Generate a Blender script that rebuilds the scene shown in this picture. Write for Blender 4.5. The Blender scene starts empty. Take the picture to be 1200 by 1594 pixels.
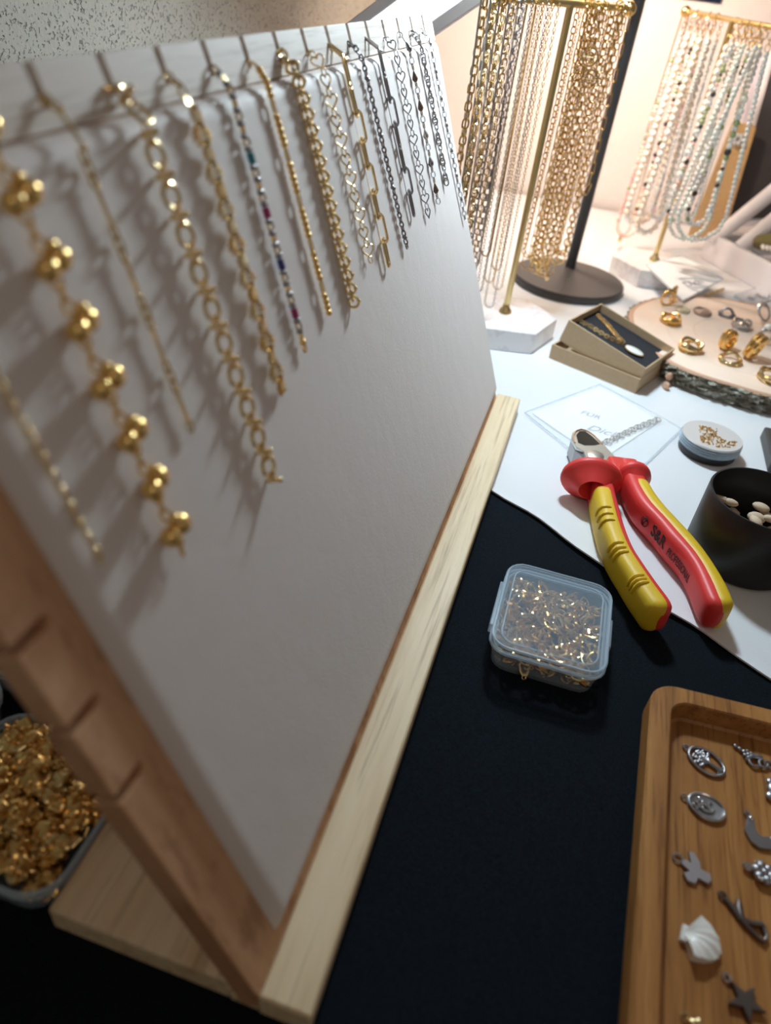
import bpy, bmesh, math, random
import numpy as np
from mathutils import Vector, Matrix
random.seed(7); rng = np.random.default_rng(7)
C = bpy.context.scene
# ------------------------------------------------------------------ camera
CAMH = 0.26
def _axes(y, p, r):
    f = np.array([math.sin(y)*math.cos(p), math.cos(y)*math.cos(p), -math.sin(p)])
    rt = np.array([math.cos(y), -math.sin(y), 0]); up = np.cross(rt, f)
    c, s = math.cos(r), math.sin(r)
    return rt*c+up*s, -rt*s+up*c, f
AX, AY, AF = _axes(-0.21674914, 0.64980211, 0.13197705)
FPX = 1139.656
cam_d = bpy.data.cameras.new('camera'); cam = bpy.data.objects.new('camera', cam_d); C.collection.objects.link(cam)
cam.matrix_world = Matrix(((AX[0], AY[0], -AF[0], 0), (AX[1], AY[1], -AF[1], 0), (AX[2], AY[2], -AF[2], CAMH), (0, 0, 0, 1)))
cam_d.sensor_fit = 'HORIZONTAL'; cam_d.sensor_width = 36; cam_d.lens = FPX/1200*36
cam_d.clip_start = 0.005
cam_d.dof.use_dof = True; cam_d.dof.focus_distance = 0.40; cam_d.dof.aperture_fstop = 9.5
C.camera = cam
# ------------------------------------------------------------------ world and lights
w = bpy.data.worlds.new('room'); C.world = w; w.use_nodes = True
w.node_tree.nodes['Background'].inputs[0].default_value = (0.88, 0.80, 0.70, 1)
w.node_tree.nodes['Background'].inputs[1].default_value = 0.17
def area(name, loc, aim, size, power, col, spread=180):
    d = bpy.data.lights.new(name, 'AREA'); d.shape = 'DISK'; d.size = size; d.energy = power; d.color = col
    d.spread = math.radians(spread)
    o = bpy.data.objects.new(name, d); C.collection.objects.link(o); o.location = loc
    o.rotation_euler = (Vector(aim)-Vector(loc)).to_track_quat('-Z', 'Y').to_euler(); return o
area('cool_lamp_light', (-0.045, 0.60, 0.350), (0.06, 0.42, 0.0), 0.06, 2.85, (0.74, 0.91, 1.0))
area('warm_lamp_light', (-0.075, 0.88, 0.335), (-0.03, 1.10, 0.08), 0.05, 2.5, (1.0, 0.78, 0.62))
area('room_fill', (0.45, -0.55, 1.1), (0.0, 0.35, 0.0), 0.5, 0.85, (1.0, 0.74, 0.56))  # unseen warm fill, added to soften shadows on the near board
C.view_settings.view_transform = 'Standard'; C.view_settings.look = 'None'
C.view_settings.exposure = 0.0; C.view_settings.gamma = 1.0; C.view_settings.use_curve_mapping = False
# ------------------------------------------------------------------ pixel -> place helpers
O = np.array([0, 0, CAMH])
def ray(x, y): return AX*(x-600)/FPX-AY*(y-797)/FPX+AF
def at(x, y, z=0.0):
    d = ray(x, y); return O+d*((z-CAMH)/d[2])
def on_plane(x, y, p0, n):
    d = ray(x, y); n = np.array(n, float); return O+d*(((np.array(p0, float)-O)@n)/(d@n))
LEAN = math.radians(22)
BN = np.array([math.cos(LEAN), 0, math.sin(LEAN)]); BD = np.array([-math.sin(LEAN), 0, math.cos(LEAN)])
BP = np.array([-.0365, 0, .012])
def bd(u, v, o=0.0): return BP+np.array([0, u, 0])+BD*v+BN*o
def unit(v): v = np.array(v, float); return v/max(np.linalg.norm(v), 1e-12)
# ------------------------------------------------------------------ geometry container
class G:
    def __init__(s, V=None, F=None): s.V = np.zeros((0, 3)) if V is None else np.array(V, float).reshape(-1, 3); s.F = [] if F is None else F
    def add(s, o, M=None):
        V = o.V if M is None else (o.V@np.array(M)[:3, :3].T+np.array(M)[:3, 3])
        k = len(s.V); s.V = np.vstack([s.V, V]); s.F = s.F+[tuple(i+k for i in f) for f in o.F]; return s
    def xf(s, M): return G(s.V@np.array(M)[:3, :3].T+np.array(M)[:3, 3], s.F)
def join(gs):
    V = []; F = []; k = 0
    for g in gs: V.append(g.V); F += [tuple(i+k for i in f) for f in g.F]; k += len(g.V)
    return G(np.vstack(V), F)
def T(x, y, z): m = np.eye(4); m[:3, 3] = (x, y, z); return m
def S(x, y=None, z=None):
    y = x if y is None else y; z = x if z is None else z; return np.diag([x, y, z, 1.0])
def RZ(a): c, s = math.cos(a), math.sin(a); m = np.eye(4); m[0, 0] = c; m[0, 1] = -s; m[1, 0] = s; m[1, 1] = c; return m
def RX(a): c, s = math.cos(a), math.sin(a); m = np.eye(4); m[1, 1] = c; m[1, 2] = -s; m[2, 1] = s; m[2, 2] = c; return m
def RY(a): c, s = math.cos(a), math.sin(a); m = np.eye(4); m[0, 0] = c; m[0, 2] = s; m[2, 0] = -s; m[2, 2] = c; return m
def frame(p, Z, Y, twist=0.0):
    Z = unit(Z); Y = np.array(Y, float); Y = unit(Y-Z*(Y@Z)); X = np.cross(Y, Z)
    c, s = math.cos(twist), math.sin(twist); X2 = X*c+Y*s; Y2 = -X*s+Y*c
    m = np.eye(4); m[:3, 0] = X2; m[:3, 1] = Y2; m[:3, 2] = Z; m[:3, 3] = p; return m
def box(x0, x1, y0, y1, z0, z1):
    return G([(x, y, z) for z in (z0, z1) for y in (y0, y1) for x in (x0, x1)],
             [(0, 2, 3, 1), (4, 5, 7, 6), (0, 1, 5, 4), (2, 6, 7, 3), (0, 4, 6, 2), (1, 3, 7, 5)])
def prism(pts, z0, z1, bev=0.0):
    n = len(pts); P = np.array(pts, float)
    if bev > 0:
        c = P.mean(0); Q = P+(c-P)/np.maximum(np.linalg.norm(P-c, axis=1)[:, None], 1e-9)*bev
        rings = [(Q, z0), (P, z0+bev), (P, z1-bev), (Q, z1)]
    else: rings = [(P, z0), (P, z1)]
    V = [(x, y, z) for R_, z in rings for x, y in R_]; F = []
    for k in range(len(rings)-1):
        for i in range(n): j = (i+1) % n; F.append((k*n+i, k*n+j, (k+1)*n+j, (k+1)*n+i))
    F.append(tuple(range(n-1, -1, -1))); F.append(tuple((len(rings)-1)*n+i for i in range(n)))
    return G(V, F)
def tube(pts, r, sides=8, closed=False, up=None, flat=1.0):
    P = np.array(pts, float); n = len(P); rr = np.full(n, r) if np.isscalar(r) else np.array(r)
    if closed: Tn = np.roll(P, -1, 0)-np.roll(P, 1, 0)
    else: Tn = np.gradient(P, axis=0)
    Tn /= np.maximum(np.linalg.norm(Tn, axis=1)[:, None], 1e-12)
    U = None; V = []
    for i in range(n):
        if up is not None: U = np.array(up, float)
        elif U is None: U = np.array([0, 0, 1.0]) if abs(Tn[0][2]) < .9 else np.array([1.0, 0, 0])
        U = unit(U-Tn[i]*(U@Tn[i])); W = np.cross(Tn[i], U)
        for k in range(sides):
            a = 2*math.pi*k/sides; V.append(P[i]+(W*math.cos(a)+U*math.sin(a)*flat)*rr[i])
    F = []
    for i in range(n if closed else n-1):
        j = (i+1) % n
        for k in range(sides): l = (k+1) % sides; F.append((i*sides+k, i*sides+l, j*sides+l, j*sides+k))
    if not closed: F.append(tuple(range(sides-1, -1, -1))); F.append(tuple((n-1)*sides+k for k in range(sides)))
    return G(V, F)
def lathe(prof, seg=32):
    V = []; F = []; n = len(prof)
    for r, z in prof:
        for k in range(seg): a = 2*math.pi*k/seg; V.append((max(r, 1e-6)*math.cos(a), max(r, 1e-6)*math.sin(a), z))
    for i in range(n-1):
        for k in range(seg): l = (k+1) % seg; F.append((i*seg+k, i*seg+l, (i+1)*seg+l, (i+1)*seg+k))
    return G(V, F)
def ball(r, seg=10, rings=6, sx=1, sy=1, sz=1):
    g = lathe([(r*math.sin(math.pi*i/rings), -r*math.cos(math.pi*i/rings)) for i in range(rings+1)], seg)
    g.V = g.V*np.array([sx, sy, sz]); return g
def oval(L, W, n=14):     # stadium path, long axis Z, in the XZ plane
    r = W/2; h = max(L/2-r, 0); pts = []; m = n//2
    for i in range(m+1): a = math.pi*i/m; pts.append((r*math.cos(a), 0, h+r*math.sin(a)))
    for i in range(m+1): a = math.pi+math.pi*i/m; pts.append((r*math.cos(a), 0, -h+r*math.sin(a)))
    if h == 0: pts = pts[:m]+pts[m+1:-1]
    return pts
def link(L, W, wr, n=14, sides=6): return tube(oval(L, W, n), wr, sides, True, up=(0, 1, 0))
def heart_pts(w, h, n=20):
    out = []
    for i in range(n):
        t = 2*math.pi*i/n; x = 16*math.sin(t)**3; y = 13*math.cos(t)-5*math.cos(2*t)-2*math.cos(3*t)-math.cos(4*t)
        out.append((x/32*w, (y+2.5)/29*h))
    return out
def disc_plate(pts, t, dome=0.0):
    """plate in XZ plane thickness t along Y, with a domed face"""
    n = len(pts); c = np.mean(pts, 0); V = []; F = []
    rings = [(1, -t/2), (1, t/2), (.8, t/2+dome*.7), (.4, t/2+dome*.95)]
    for s_, y in rings:
        for x, z in pts: V.append((c[0]+(x-c[0])*s_, y, c[1]+(z-c[1])*s_))
    V.append((c[0], t/2+dome, c[1])); V.append((c[0], -t/2, c[1])); k = len(rings)
    for r_ in range(k-1):
        for i in range(n): j = (i+1) % n; F.append((r_*n+i, (r_+1)*n+i, (r_+1)*n+j, r_*n+j))
    for i in range(n): j = (i+1) % n; F.append(((k-1)*n+i, k*n, (k-1)*n+j)); F.append((i, j, k*n+1))
    return G(V, F)
def rrect(w_, h_, r, n=5):
    out = []
    for cx, cy, a0 in ((w_/2-r, h_/2-r, 0), (-w_/2+r, h_/2-r, 90), (-w_/2+r, -h_/2+r, 180), (w_/2-r, -h_/2+r, 270)):
        for i in range(n+1): a = math.radians(a0+90*i/n); out.append((cx+r*math.cos(a), cy+r*math.sin(a)))
    return out
def to_mesh(g, m, smooth=True, name='mesh'):
    me = bpy.data.meshes.new(name); me.from_pydata([tuple(v) for v in g.V], [], g.F); me.update()
    if m: me.materials.append(m)
    if smooth:
        me.polygons.foreach_set('use_smooth', [True]*len(me.polygons))
        try: me.set_sharp_from_angle(angle=math.radians(smooth if smooth is not True else 40))
        except Exception: pass
    return me
# ------------------------------------------------------------------ objects
ROOTM = {}
def thing(name, label, cat, loc=(0, 0, 0), group=None, rotz=0.0):
    o = bpy.data.objects.new(name, None); C.collection.objects.link(o); o.empty_display_size = .01
    o.location = loc; o.rotation_euler = (0, 0, rotz); o['label'] = label; o['category'] = cat
    if group: o['group'] = group
    ROOTM[o.name] = T(*loc)@RZ(rotz); return o
def kid(name, g, m, root, M=None, smooth=True, bevel=0, label=None, stuff=False):
    """part of a thing; g is a G in world coordinates (or a mesh placed with M)"""
    me = g if isinstance(g, bpy.types.Mesh) else to_mesh(g, m, smooth, name)
    o = bpy.data.objects.new(name, me); C.collection.objects.link(o)
    M = np.eye(4) if M is None else np.array(M)
    if root is not None:
        o.parent = root; L = np.linalg.inv(ROOTM[root.name])@M
    else: L = M
    o.matrix_local = Matrix(L.tolist()); ROOTM[o.name] = M
    if bevel:
        b = o.modifiers.new('bevel', 'BEVEL'); b.width = bevel; b.segments = 2; b.limit_method = 'ANGLE'; b.angle_limit = math.radians(40)
    if label: o['label'] = label
    if stuff: o['kind'] = 'stuff'
    return o
def solo(name, g, m, label, cat, group=None, M=None, smooth=True, bevel=0, kind=None):
    if not isinstance(g, bpy.types.Mesh) and M is None and len(g.V):
        c = (g.V.min(0)+g.V.max(0))/2; c[2] = g.V[:, 2].min(); g = G(g.V-c, g.F); M = T(*c)
    o = kid(name, g, m, None, M, smooth, bevel); o['label'] = label; o['category'] = cat
    if group: o['group'] = group
    if kind: o['kind'] = kind
    return o
# ------------------------------------------------------------------ materials
def mat(name, col, rough=.5, metal=0.0, coat=0.0, trans=0.0, ior=1.45, emit=None, es=0, spec=None, sheen=0.0, sss=0.0):
    m = bpy.data.materials.new(name); m.use_nodes = True; b = m.node_tree.nodes['Principled BSDF']
    b.inputs['Base Color'].default_value = (*col, 1); b.inputs['Roughness'].default_value = rough; b.inputs['Metallic'].default_value = metal
    b.inputs['Coat Weight'].default_value = coat; b.inputs['Transmission Weight'].default_value = trans; b.inputs['IOR'].default_value = ior
    if spec is not None: b.inputs['Specular IOR Level'].default_value = spec
    if sheen: b.inputs['Sheen Weight'].default_value = sheen
    if sss: b.inputs['Subsurface Weight'].default_value = sss; b.inputs['Subsurface Scale'].default_value = .003
    if emit: b.inputs['Emission Color'].default_value = (*emit, 1); b.inputs['Emission Strength'].default_value = es
    return m
def nodes(m): return m.node_tree.nodes, m.node_tree.links, m.node_tree.nodes['Principled BSDF']
def noise(m, scale, detail=3, mapscale=(1, 1, 1), rough=.5, coord='Object', rot=(0, 0, 0)):
    N, L, b = nodes(m); tc = N.new('ShaderNodeTexCoord'); mp = N.new('ShaderNodeMapping'); n = N.new('ShaderNodeTexNoise')
    mp.inputs['Scale'].default_value = mapscale; mp.inputs['Rotation'].default_value = rot
    n.inputs['Scale'].default_value = scale; n.inputs['Detail'].default_value = detail; n.inputs['Roughness'].default_value = rough
    L.new(tc.outputs[coord], mp.inputs[0]); L.new(mp.outputs[0], n.inputs['Vector']); return n
def ramp(m, src, stops, target='Base Color'):
    N, L, b = nodes(m); r = N.new('ShaderNodeValToRGB'); e = r.color_ramp.elements
    while len(e) < len(stops): e.new(.5)
    for k, (p, c) in enumerate(stops): e[k].position = p; e[k].color = (*c, 1) if len(c) == 3 else c
    L.new(src.outputs[0], r.inputs[0])
    if target: L.new(r.outputs[0], b.inputs[target])
    return r
def bump(m, src, dist, strength=1.0, prev=None):
    N, L, b = nodes(m); bp = N.new('ShaderNodeBump'); bp.inputs['Distance'].default_value = dist; bp.inputs['Strength'].default_value = strength
    L.new(src.outputs[0], bp.inputs['Height'])
    if prev: L.new(prev.outputs[0], bp.inputs['Normal'])
    L.new(bp.outputs[0], b.inputs['Normal']); return bp
def wood(name, light, mid, dark, ms, sc=1.0, rough=.5, pores=None, bmp=.00015):
    m = mat(name, mid, rough); n = noise(m, sc*9, 6, ms, .62)
    r = ramp(m, n, [(.30, dark), (.48, mid), (.66, light)], None)
    n2 = noise(m, sc*40, 3, (ms[0]*1.6, ms[1]*.6, ms[2]*1.6), .6)
    N, L, b = nodes(m); mx = N.new('ShaderNodeMix'); mx.data_type = 'RGBA'; mx.blend_type = 'MULTIPLY'
    r2 = ramp(m, n2, [(.33, (.62, .56, .5) if pores is None else pores), (.47, (1, 1, 1))], None)
    mx.inputs[0].default_value = .75; L.new(r.outputs[0], mx.inputs[6]); L.new(r2.outputs[0], mx.inputs[7]); L.new(mx.outputs[2], b.inputs['Base Color'])
    bump(m, n2, bmp, .5); return m
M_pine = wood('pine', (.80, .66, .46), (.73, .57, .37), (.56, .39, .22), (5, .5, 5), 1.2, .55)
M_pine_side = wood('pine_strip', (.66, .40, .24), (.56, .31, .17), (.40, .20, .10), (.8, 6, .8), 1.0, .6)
M_rail = wood('pine_cool_lit', (.74, .66, .60), (.68, .60, .54), (.58, .50, .44), (5, .6, 5), 1.4, .6)  # same pine as the board, cool lamp light put into the paler colour
M_tray = wood('acacia', (.46, .22, .065), (.36, .155, .04), (.22, .085, .022), (7, .7, 7), 1.6, .42, (.5, .4, .3))
M_leather = mat('white_leatherette', (.70, .64, .62), .62); _n = noise(M_leather, 900, 3); _m = noise(M_leather, 60, 4); bump(M_leather, _m, .0010, .35, bump(M_leather, _n, .0002, .5))
M_gold = mat('gold', (.86, .58, .22), .22, 1.0)
M_gold2 = mat('pale_gold', (.85, .66, .36), .20, 1.0)
M_brass = mat('brushed_brass', (.80, .62, .30), .30, 1.0)
M_silver = mat('silver', (.66, .66, .68), .22, 1.0)
M_steel = mat('dark_steel', (.34, .33, .35), .28, 1.0)
M_steelr = mat('antique_silver', (.36, .35, .37), .38, 1.0); bump(M_steelr, noise(M_steelr, 1500, 3), .0002, .5)
M_black = mat('black_powder_coat', (.018, .018, .02), .42)
M_blackg = mat('lamp_metal', (.06, .058, .06), .45)
M_red = mat('red_rubber', (.72, .045, .04), .42, spec=.45); bump(M_red, noise(M_red, 2500, 2), .0001, .3)
M_yel = mat('yellow_rubber', (.72, .47, .02), .48); bump(M_yel, noise(M_yel, 2500, 2), .0001, .35)
M_print = mat('black_print', (.02, .01, .01), .6)
M_plier = mat('plier_steel', (.62, .66, .64), .34, 1.0); bump(M_plier, noise(M_plier, 700, 3), .0001, .3)
M_copper = mat('ground_edge', (.90, .66, .52), .3, 1.0)
M_kraft = mat('kraft_board', (.50, .36, .22), .85); ramp(M_kraft, noise(M_kraft, 350, 4, (1, 1, 1)), [(.3, (.50, .36, .22)), (.7, (.54, .39, .245))])
M_foam = mat('black_foam', (.018, .02, .026), .95)
M_white = mat('white_paint', (.80, .78, .82), .5)
M_card = mat('white_card', (.88, .88, .89), .7)
M_ink = mat('grey_ink', (.26, .26, .32), .7)
M_pearl = mat('pearl', (.86, .82, .76), .25, coat=.6)
M_crystal = mat('crystal_bead', (.82, .88, .90), .12, trans=.35, coat=.5)
M_pinkb = mat('pink_bead', (.78, .48, .46), .3, coat=.4)
M_greenb = mat('green_bead', (.30, .38, .18), .3, coat=.4)
M_blackb = mat('black_bead', (.03, .03, .03), .3, coat=.4)
M_blue = mat('teal_enamel', (.02, .22, .30), .3, coat=.5); M_mag = mat('magenta_enamel', (.36, .02, .14), .3, coat=.5); M_navy = mat('navy_enamel', (.03, .04, .22), .3, coat=.5)
M_shell = mat('shell', (.86, .84, .80), .35, coat=.3, sss=.1)
M_resin = mat('smoky_stone', (.12, .07, .05), .15, coat=.5)
# clear plastic: thin frosted shell
def plastic(name, tint, alpha, rough):
    m = mat(name, tint, rough); N, L, b = nodes(m); out = N['Material Output']
    tr = N.new('ShaderNodeBsdfTransparent'); mx = N.new('ShaderNodeMixShader'); lw = N.new('ShaderNodeLayerWeight'); lw.inputs['Blend'].default_value = .35
    mr = N.new('ShaderNodeMapRange'); mr.inputs[3].default_value = alpha; mr.inputs[4].default_value = min(1, alpha+.38)
    L.new(lw.outputs['Facing'], mr.inputs[0]); L.new(mr.outputs[0], mx.inputs[0]); L.new(tr.outputs[0], mx.inputs[1]); L.new(b.outputs[0], mx.inputs[2]); L.new(mx.outputs[0], out.inputs[0])
    return m
M_plas = plastic('clear_plastic', (.55, .70, .85), .045, .10)
M_plasrim = plastic('clear_plastic_rim', (.60, .74, .86), .30, .14)
M_bag = plastic('clear_film', (.9, .93, .96), .10, .08)
# black cloth
M_cloth = mat('black_cloth', (.010, .014, .020), .95, spec=.12); _n = noise(M_cloth, 1600, 2); ramp(M_cloth, _n, [(.3, (.0025, .004, .006)), (.75, (.009, .014, .021))]); _w = noise(M_cloth, 14, 4, (1, .55, 1)); bump(M_cloth, _w, .006, .5, bump(M_cloth, _n, .0004, .6))
M_wcloth = mat('white_cloth', (.76, .77, .80), .85); _n = noise(M_wcloth, 1400, 2); _w = noise(M_wcloth, 16, 4, (1, .7, 1)); bump(M_wcloth, _w, .004, .35, bump(M_wcloth, _n, .0003, .4))
# plaster
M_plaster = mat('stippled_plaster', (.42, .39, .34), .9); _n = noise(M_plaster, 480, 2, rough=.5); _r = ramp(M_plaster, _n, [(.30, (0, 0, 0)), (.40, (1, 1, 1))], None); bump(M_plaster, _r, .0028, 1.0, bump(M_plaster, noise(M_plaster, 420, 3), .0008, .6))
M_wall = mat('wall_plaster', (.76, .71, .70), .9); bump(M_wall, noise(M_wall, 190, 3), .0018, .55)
# ================================================================== setting
def structure(name, g, m, smooth=False, bevel=0):
    o = kid(name, g, m, None, None, smooth, bevel); o['kind'] = 'structure'; return o
structure('floor', box(-.36, 1.6, -1.2, 1.18, -.78, -.75), mat('floor_boards', (.20, .14, .09), .6))
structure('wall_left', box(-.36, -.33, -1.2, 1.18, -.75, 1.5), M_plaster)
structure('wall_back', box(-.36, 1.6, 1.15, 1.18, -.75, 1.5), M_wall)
M_night = mat('night_glass', (.012, .022, .05), .12, spec=.6)
win = structure('window_1', box(-.012, .075, 1.146, 1.15, .252, .40), M_night)
# ---- table and cloths
t = thing('table', 'table hidden under the black and the white cloth', 'table', (.3, .45, -.75))
kid('tabletop', box(-.325, 1.0, -.15, 1.14, -.030, -.004), wood('table_wood', (.4, .3, .2), (.32, .22, .14), (.2, .13, .08), (1, 6, 1)), t, bevel=.002)
for x in (-.29, .96):
    for y in (-.11, 1.1): kid('leg', box(x-.025, x+.025, y-.025, y+.025, -.75, -.030), mat('table_leg', (.1, .1, .1), .5), t)
def sheet(x0, x1, yfun0, yfun1, nx, ny, zf, thick):
    V = []; F = []
    for layer in (0, 1):
        for i in range(nx+1):
            for j in range(ny+1):
                x = x0+(x1-x0)*i/nx; y = yfun0(x)+(yfun1(x)-yfun0(x))*j/ny
                V.append((x, y, zf(x, y)-(thick if layer else 0)))
    n = (nx+1)*(ny+1); ix = lambda l, i, j: l*n+i*(ny+1)+j
    for i in range(nx):
        for j in range(ny):
            F.append((ix(0, i, j), ix(0, i+1, j), ix(0, i+1, j+1), ix(0, i, j+1))); F.append((ix(1, i, j), ix(1, i, j+1), ix(1, i+1, j+1), ix(1, i+1, j)))
    for i in range(nx):
        F.append((ix(0, i, 0), ix(1, i, 0), ix(1, i+1, 0), ix(0, i+1, 0))); F.append((ix(0, i, ny), ix(0, i+1, ny), ix(1, i+1, ny), ix(1, i, ny)))
    for j in range(ny):
        F.append((ix(0, 0, j), ix(0, 0, j+1), ix(1, 0, j+1), ix(1, 0, j))); F.append((ix(0, nx, j), ix(1, nx, j), ix(1, nx, j+1), ix(0, nx, j+1)))
    return G(V, F)
def wav(x, y, a):
    return -a*(.5+.5*math.sin(31*x+17*y+2*math.sin(9*y)))*(.6+.4*math.sin(23*y-13*x+1.3))
solo('black_tablecloth', sheet(-.325, 1.0, lambda x: -.148, lambda x: 1.139, 110, 110, lambda x, y: wav(x, y, .0009), .002), M_cloth,
     'black fabric cloth covering the near part of the table', 'tablecloth')
E0 = at(765, 765)[:2]; E1 = at(1200, 1065)[:2]; _sl = (E1[1]-E0[1])/(E1[0]-E0[0])
edge = lambda x: E0[1]+_sl*(x-E0[0])+.0018*math.sin(60*x+.6)+.001*math.sin(140*x)
def zwhite(x, y):
    d = y-edge(x); return .0016+wav(x+.3, y, .0005)+(.0007 if d < .004 else 0)
solo('white_tablecloth', sheet(-.325, .62, edge, lambda x: 1.14, 120, 150, zwhite, .0010), M_wcloth,
     'white fabric cloth laid over the black one on the far side', 'tablecloth')
ZW = .0017
# ================================================================== display board
BM = np.eye(4); BM[:3, 0] = (0, 1, 0); BM[:3, 1] = BD; BM[:3, 2] = BN; BM[:3, 3] = BP
t = thing('display_board', 'leaning wooden bracelet display board with white padded face and notched edges', 'display stand', (-.06, .28, 0))
kid('base_plate', box(-.108, -.0450, .078, .491, 0, .012), M_pine, t, bevel=.0011)
kid('front_strip', box(-.0362, -.0190, .0772, .4915, 0, .0120), M_pine, t, bevel=.0011)
kid('groove_floor', box(-.0452, -.0360, .078, .491, .0, .0035), M_pine, t)
VR = .2245; VT = .2386
def right_u(v): return .4862+(.5128-.4862)*v/VT
SL = [.1022+.0259*k for k in range(16)]
pts = [(.0775, -.0085), (right_u(0), -.0085), (right_u(0), 0), (right_u(VR), VR), (.0767, VR)]
for k in range(6):
    v = .2095-.0235*k; pts += [(.0767, v+.0015), (.0866, v+.0015), (.0876, v), (.0866, v-.0015), (.0767, v-.0015)]
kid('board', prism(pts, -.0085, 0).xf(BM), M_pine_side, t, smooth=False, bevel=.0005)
pts = [(.0767, VR+.0002), (right_u(VR), VR+.0002), (right_u(VT), VT)]
for u in SL[::-1]: pts += [(u+.0014, VT), (u+.0014, .2300), (u, .2288), (u-.0014, .2300), (u-.0014, VT)]
pts += [(.0767, VT)]
kid('top_rail', prism(pts, -.0085, .0004).xf(BM), M_rail, t, smooth=False, bevel=.0003)
# padded face: grid with softly rounded rim
def pad():
    nu, nv = 60, 36; V = []; F = []; u0 = .0942; v0 = .0052; v1 = VR-.0004
    for j in range(nv+1):
        for i in range(nu+1):
            a = i/nu; b = j/nv; a = .5-.5*math.cos(math.pi*a); b = .5-.5*math.cos(math.pi*b)
            v = v0+(v1-v0)*b; u1 = right_u(v)-.0035; u = u0+(u1-u0)*a
            d = min(u-u0, u1-u, v-v0, v1-v); o = .0032*min(1, math.sqrt(max(d, 0)/.0035)) if d < .0035 else .0032
            o += .00012*math.sin(18*u+40*v)*min(1, d/.01)
            V.append(bd(u, v, max(o, .0002)))
    for j in range(nv):
        for i in range(nu): k = j*(nu+1)+i; F.append((k, k+1, k+nu+2, k+nu+1))
    n = len(V); rim = [i for i in range(nu+1)]+[(j*(nu+1)+nu) for j in range(1, nv+1)]+[nv*(nu+1)+i for i in range(nu-1, -1, -1)]+[j*(nu+1) for j in range(nv-1, 0, -1)]
    for r_ in rim: V.append(V[r_]-BN*.0012)
    m_ = len(rim)
    for i in range(m_): j = (i+1) % m_; F.append((rim[j], rim[i], n+i, n+j))
    F.append(tuple(n+i for i in range(m_-1, -1, -1))); return G(V, F)
kid('padded_face', pad(), M_leather, t, smooth=60, label='white grained leatherette pad')
# ================================================================== bracelets on the board
def resample(P, ss):
    P = np.array(P, float); d = np.r_[0, np.cumsum(np.linalg.norm(np.diff(P, axis=0), axis=1))]
    q = np.array([[np.interp(s_, d, P[:, k]) for k in range(3)] for s_ in ss])
    e = 1e-4; q2 = np.array([[np.interp(min(s_+e, d[-1]), d, P[:, k])-np.interp(max(s_-e, 0), d, P[:, k]) for k in range(3)] for s_ in ss])
    return q, q2, d[-1]
def plen(P): P = np.array(P, float); return np.linalg.norm(np.diff(P, axis=0), axis=1).sum()
def hang(u0, u1, v1, o=.0050, arch=0.0):
    return [bd(u0, .2318, -.0030), bd(u0, .2306, .0012), bd(u0+.0003, .2285, .0030), bd(u0+(u1-u0)*.1, .2235, o)]+[bd(u0+(u1-u0)*a, .2235+(v1-.2235)*a, o) for a in (.25, .5, .75, 1)]
def bracelet(label, P, mt, elems, group=None, start=0.0):
    """elems(i, s) -> (part name, mesh or None, twist, advance, offset) repeated along the path"""
    t = thing('bracelet', label, 'bracelet', tuple(P[3]), group)
    L = plen(P); s_ = start; i = 0; small = []
    while s_ < L:
        name, g, tw, adv, off = elems(i, s_/L)
        if s_+adv*.5 > L: break
        q, tn, _ = resample(P, [s_+adv*.5]); M = frame(q[0]+BN*off, -tn[0], BN, tw)
        if g is not None:
            if isinstance(g, bpy.types.Mesh): kid(name, g, None, t, M)
            else: small.append(g.xf(M))
        s_ += adv; i += 1
    if small: kid('chain', join(small), mt, t)
    return t
def lm(g, m, nm='mesh', sm=True): return to_mesh(g, m, sm, nm)
J = math.pi/2
# 0 fine gold satellite chain
c_s = link(.0026, .0016, .00028, 10, 5); c_b = lm(ball(.0011, 8, 6), M_gold2)
bracelet('fine gold chain bracelet with tiny beads, nearest the left edge of the board', hang(SL[0], .1024, .1416), M_gold2,
         lambda i, f: ('bead', c_b, 0, .0020, 0) if i % 11 == 8 else ('link', c_s, (i % 2)*J+.4, .0020, 0))
# 1 gold ball clusters
b1 = lm(ball(.0024, 14, 9), M_gold); b2 = lm(ball(.0013, 10, 7), M_gold); c1 = link(.0034, .0022, .00042, 12, 6)
def clus():
    return join([ball(.0023, 14, 9).xf(T(-.0016, .0008, 0)), ball(.0021, 14, 9).xf(T(.0018, .0010, -.0008)), ball(.0012, 10, 6).xf(T(0, .0022, .0022))])
b_cl = lm(clus().xf(S(1.3)), M_gold)
bracelet('chunky gold bracelet of paired round balls on links, second from the left', hang(SL[1], .1252, .1275, .0058), M_gold,
         lambda i, f: ('ball_cluster', b_cl, .15*(i % 3-1), .0046, 0) if i % 4 == 2 else ('link', c1, (i % 2)*J+.5, .0029, 0))
# 2 bar chain
bar = lm(join([tube([(0, 0, -.0042), (0, 0, .0042)], .00055, 8), ball(.0009, 8, 5).xf(T(0, 0, .0043)), ball(.0009, 8, 5).xf(T(0, 0, -.0043))]), M_gold2)
c2 = link(.0032, .0021, .0004, 12, 6)
bracelet('thin pale gold bracelet of slim bars joined by small rings', hang(SL[2], .1492, .1519), M_gold2,
         lambda i, f: ('bar', bar, 0, .0088, 0) if i % 4 == 3 else ('link', c2, (i % 2)*J, .0026, 0))
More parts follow.
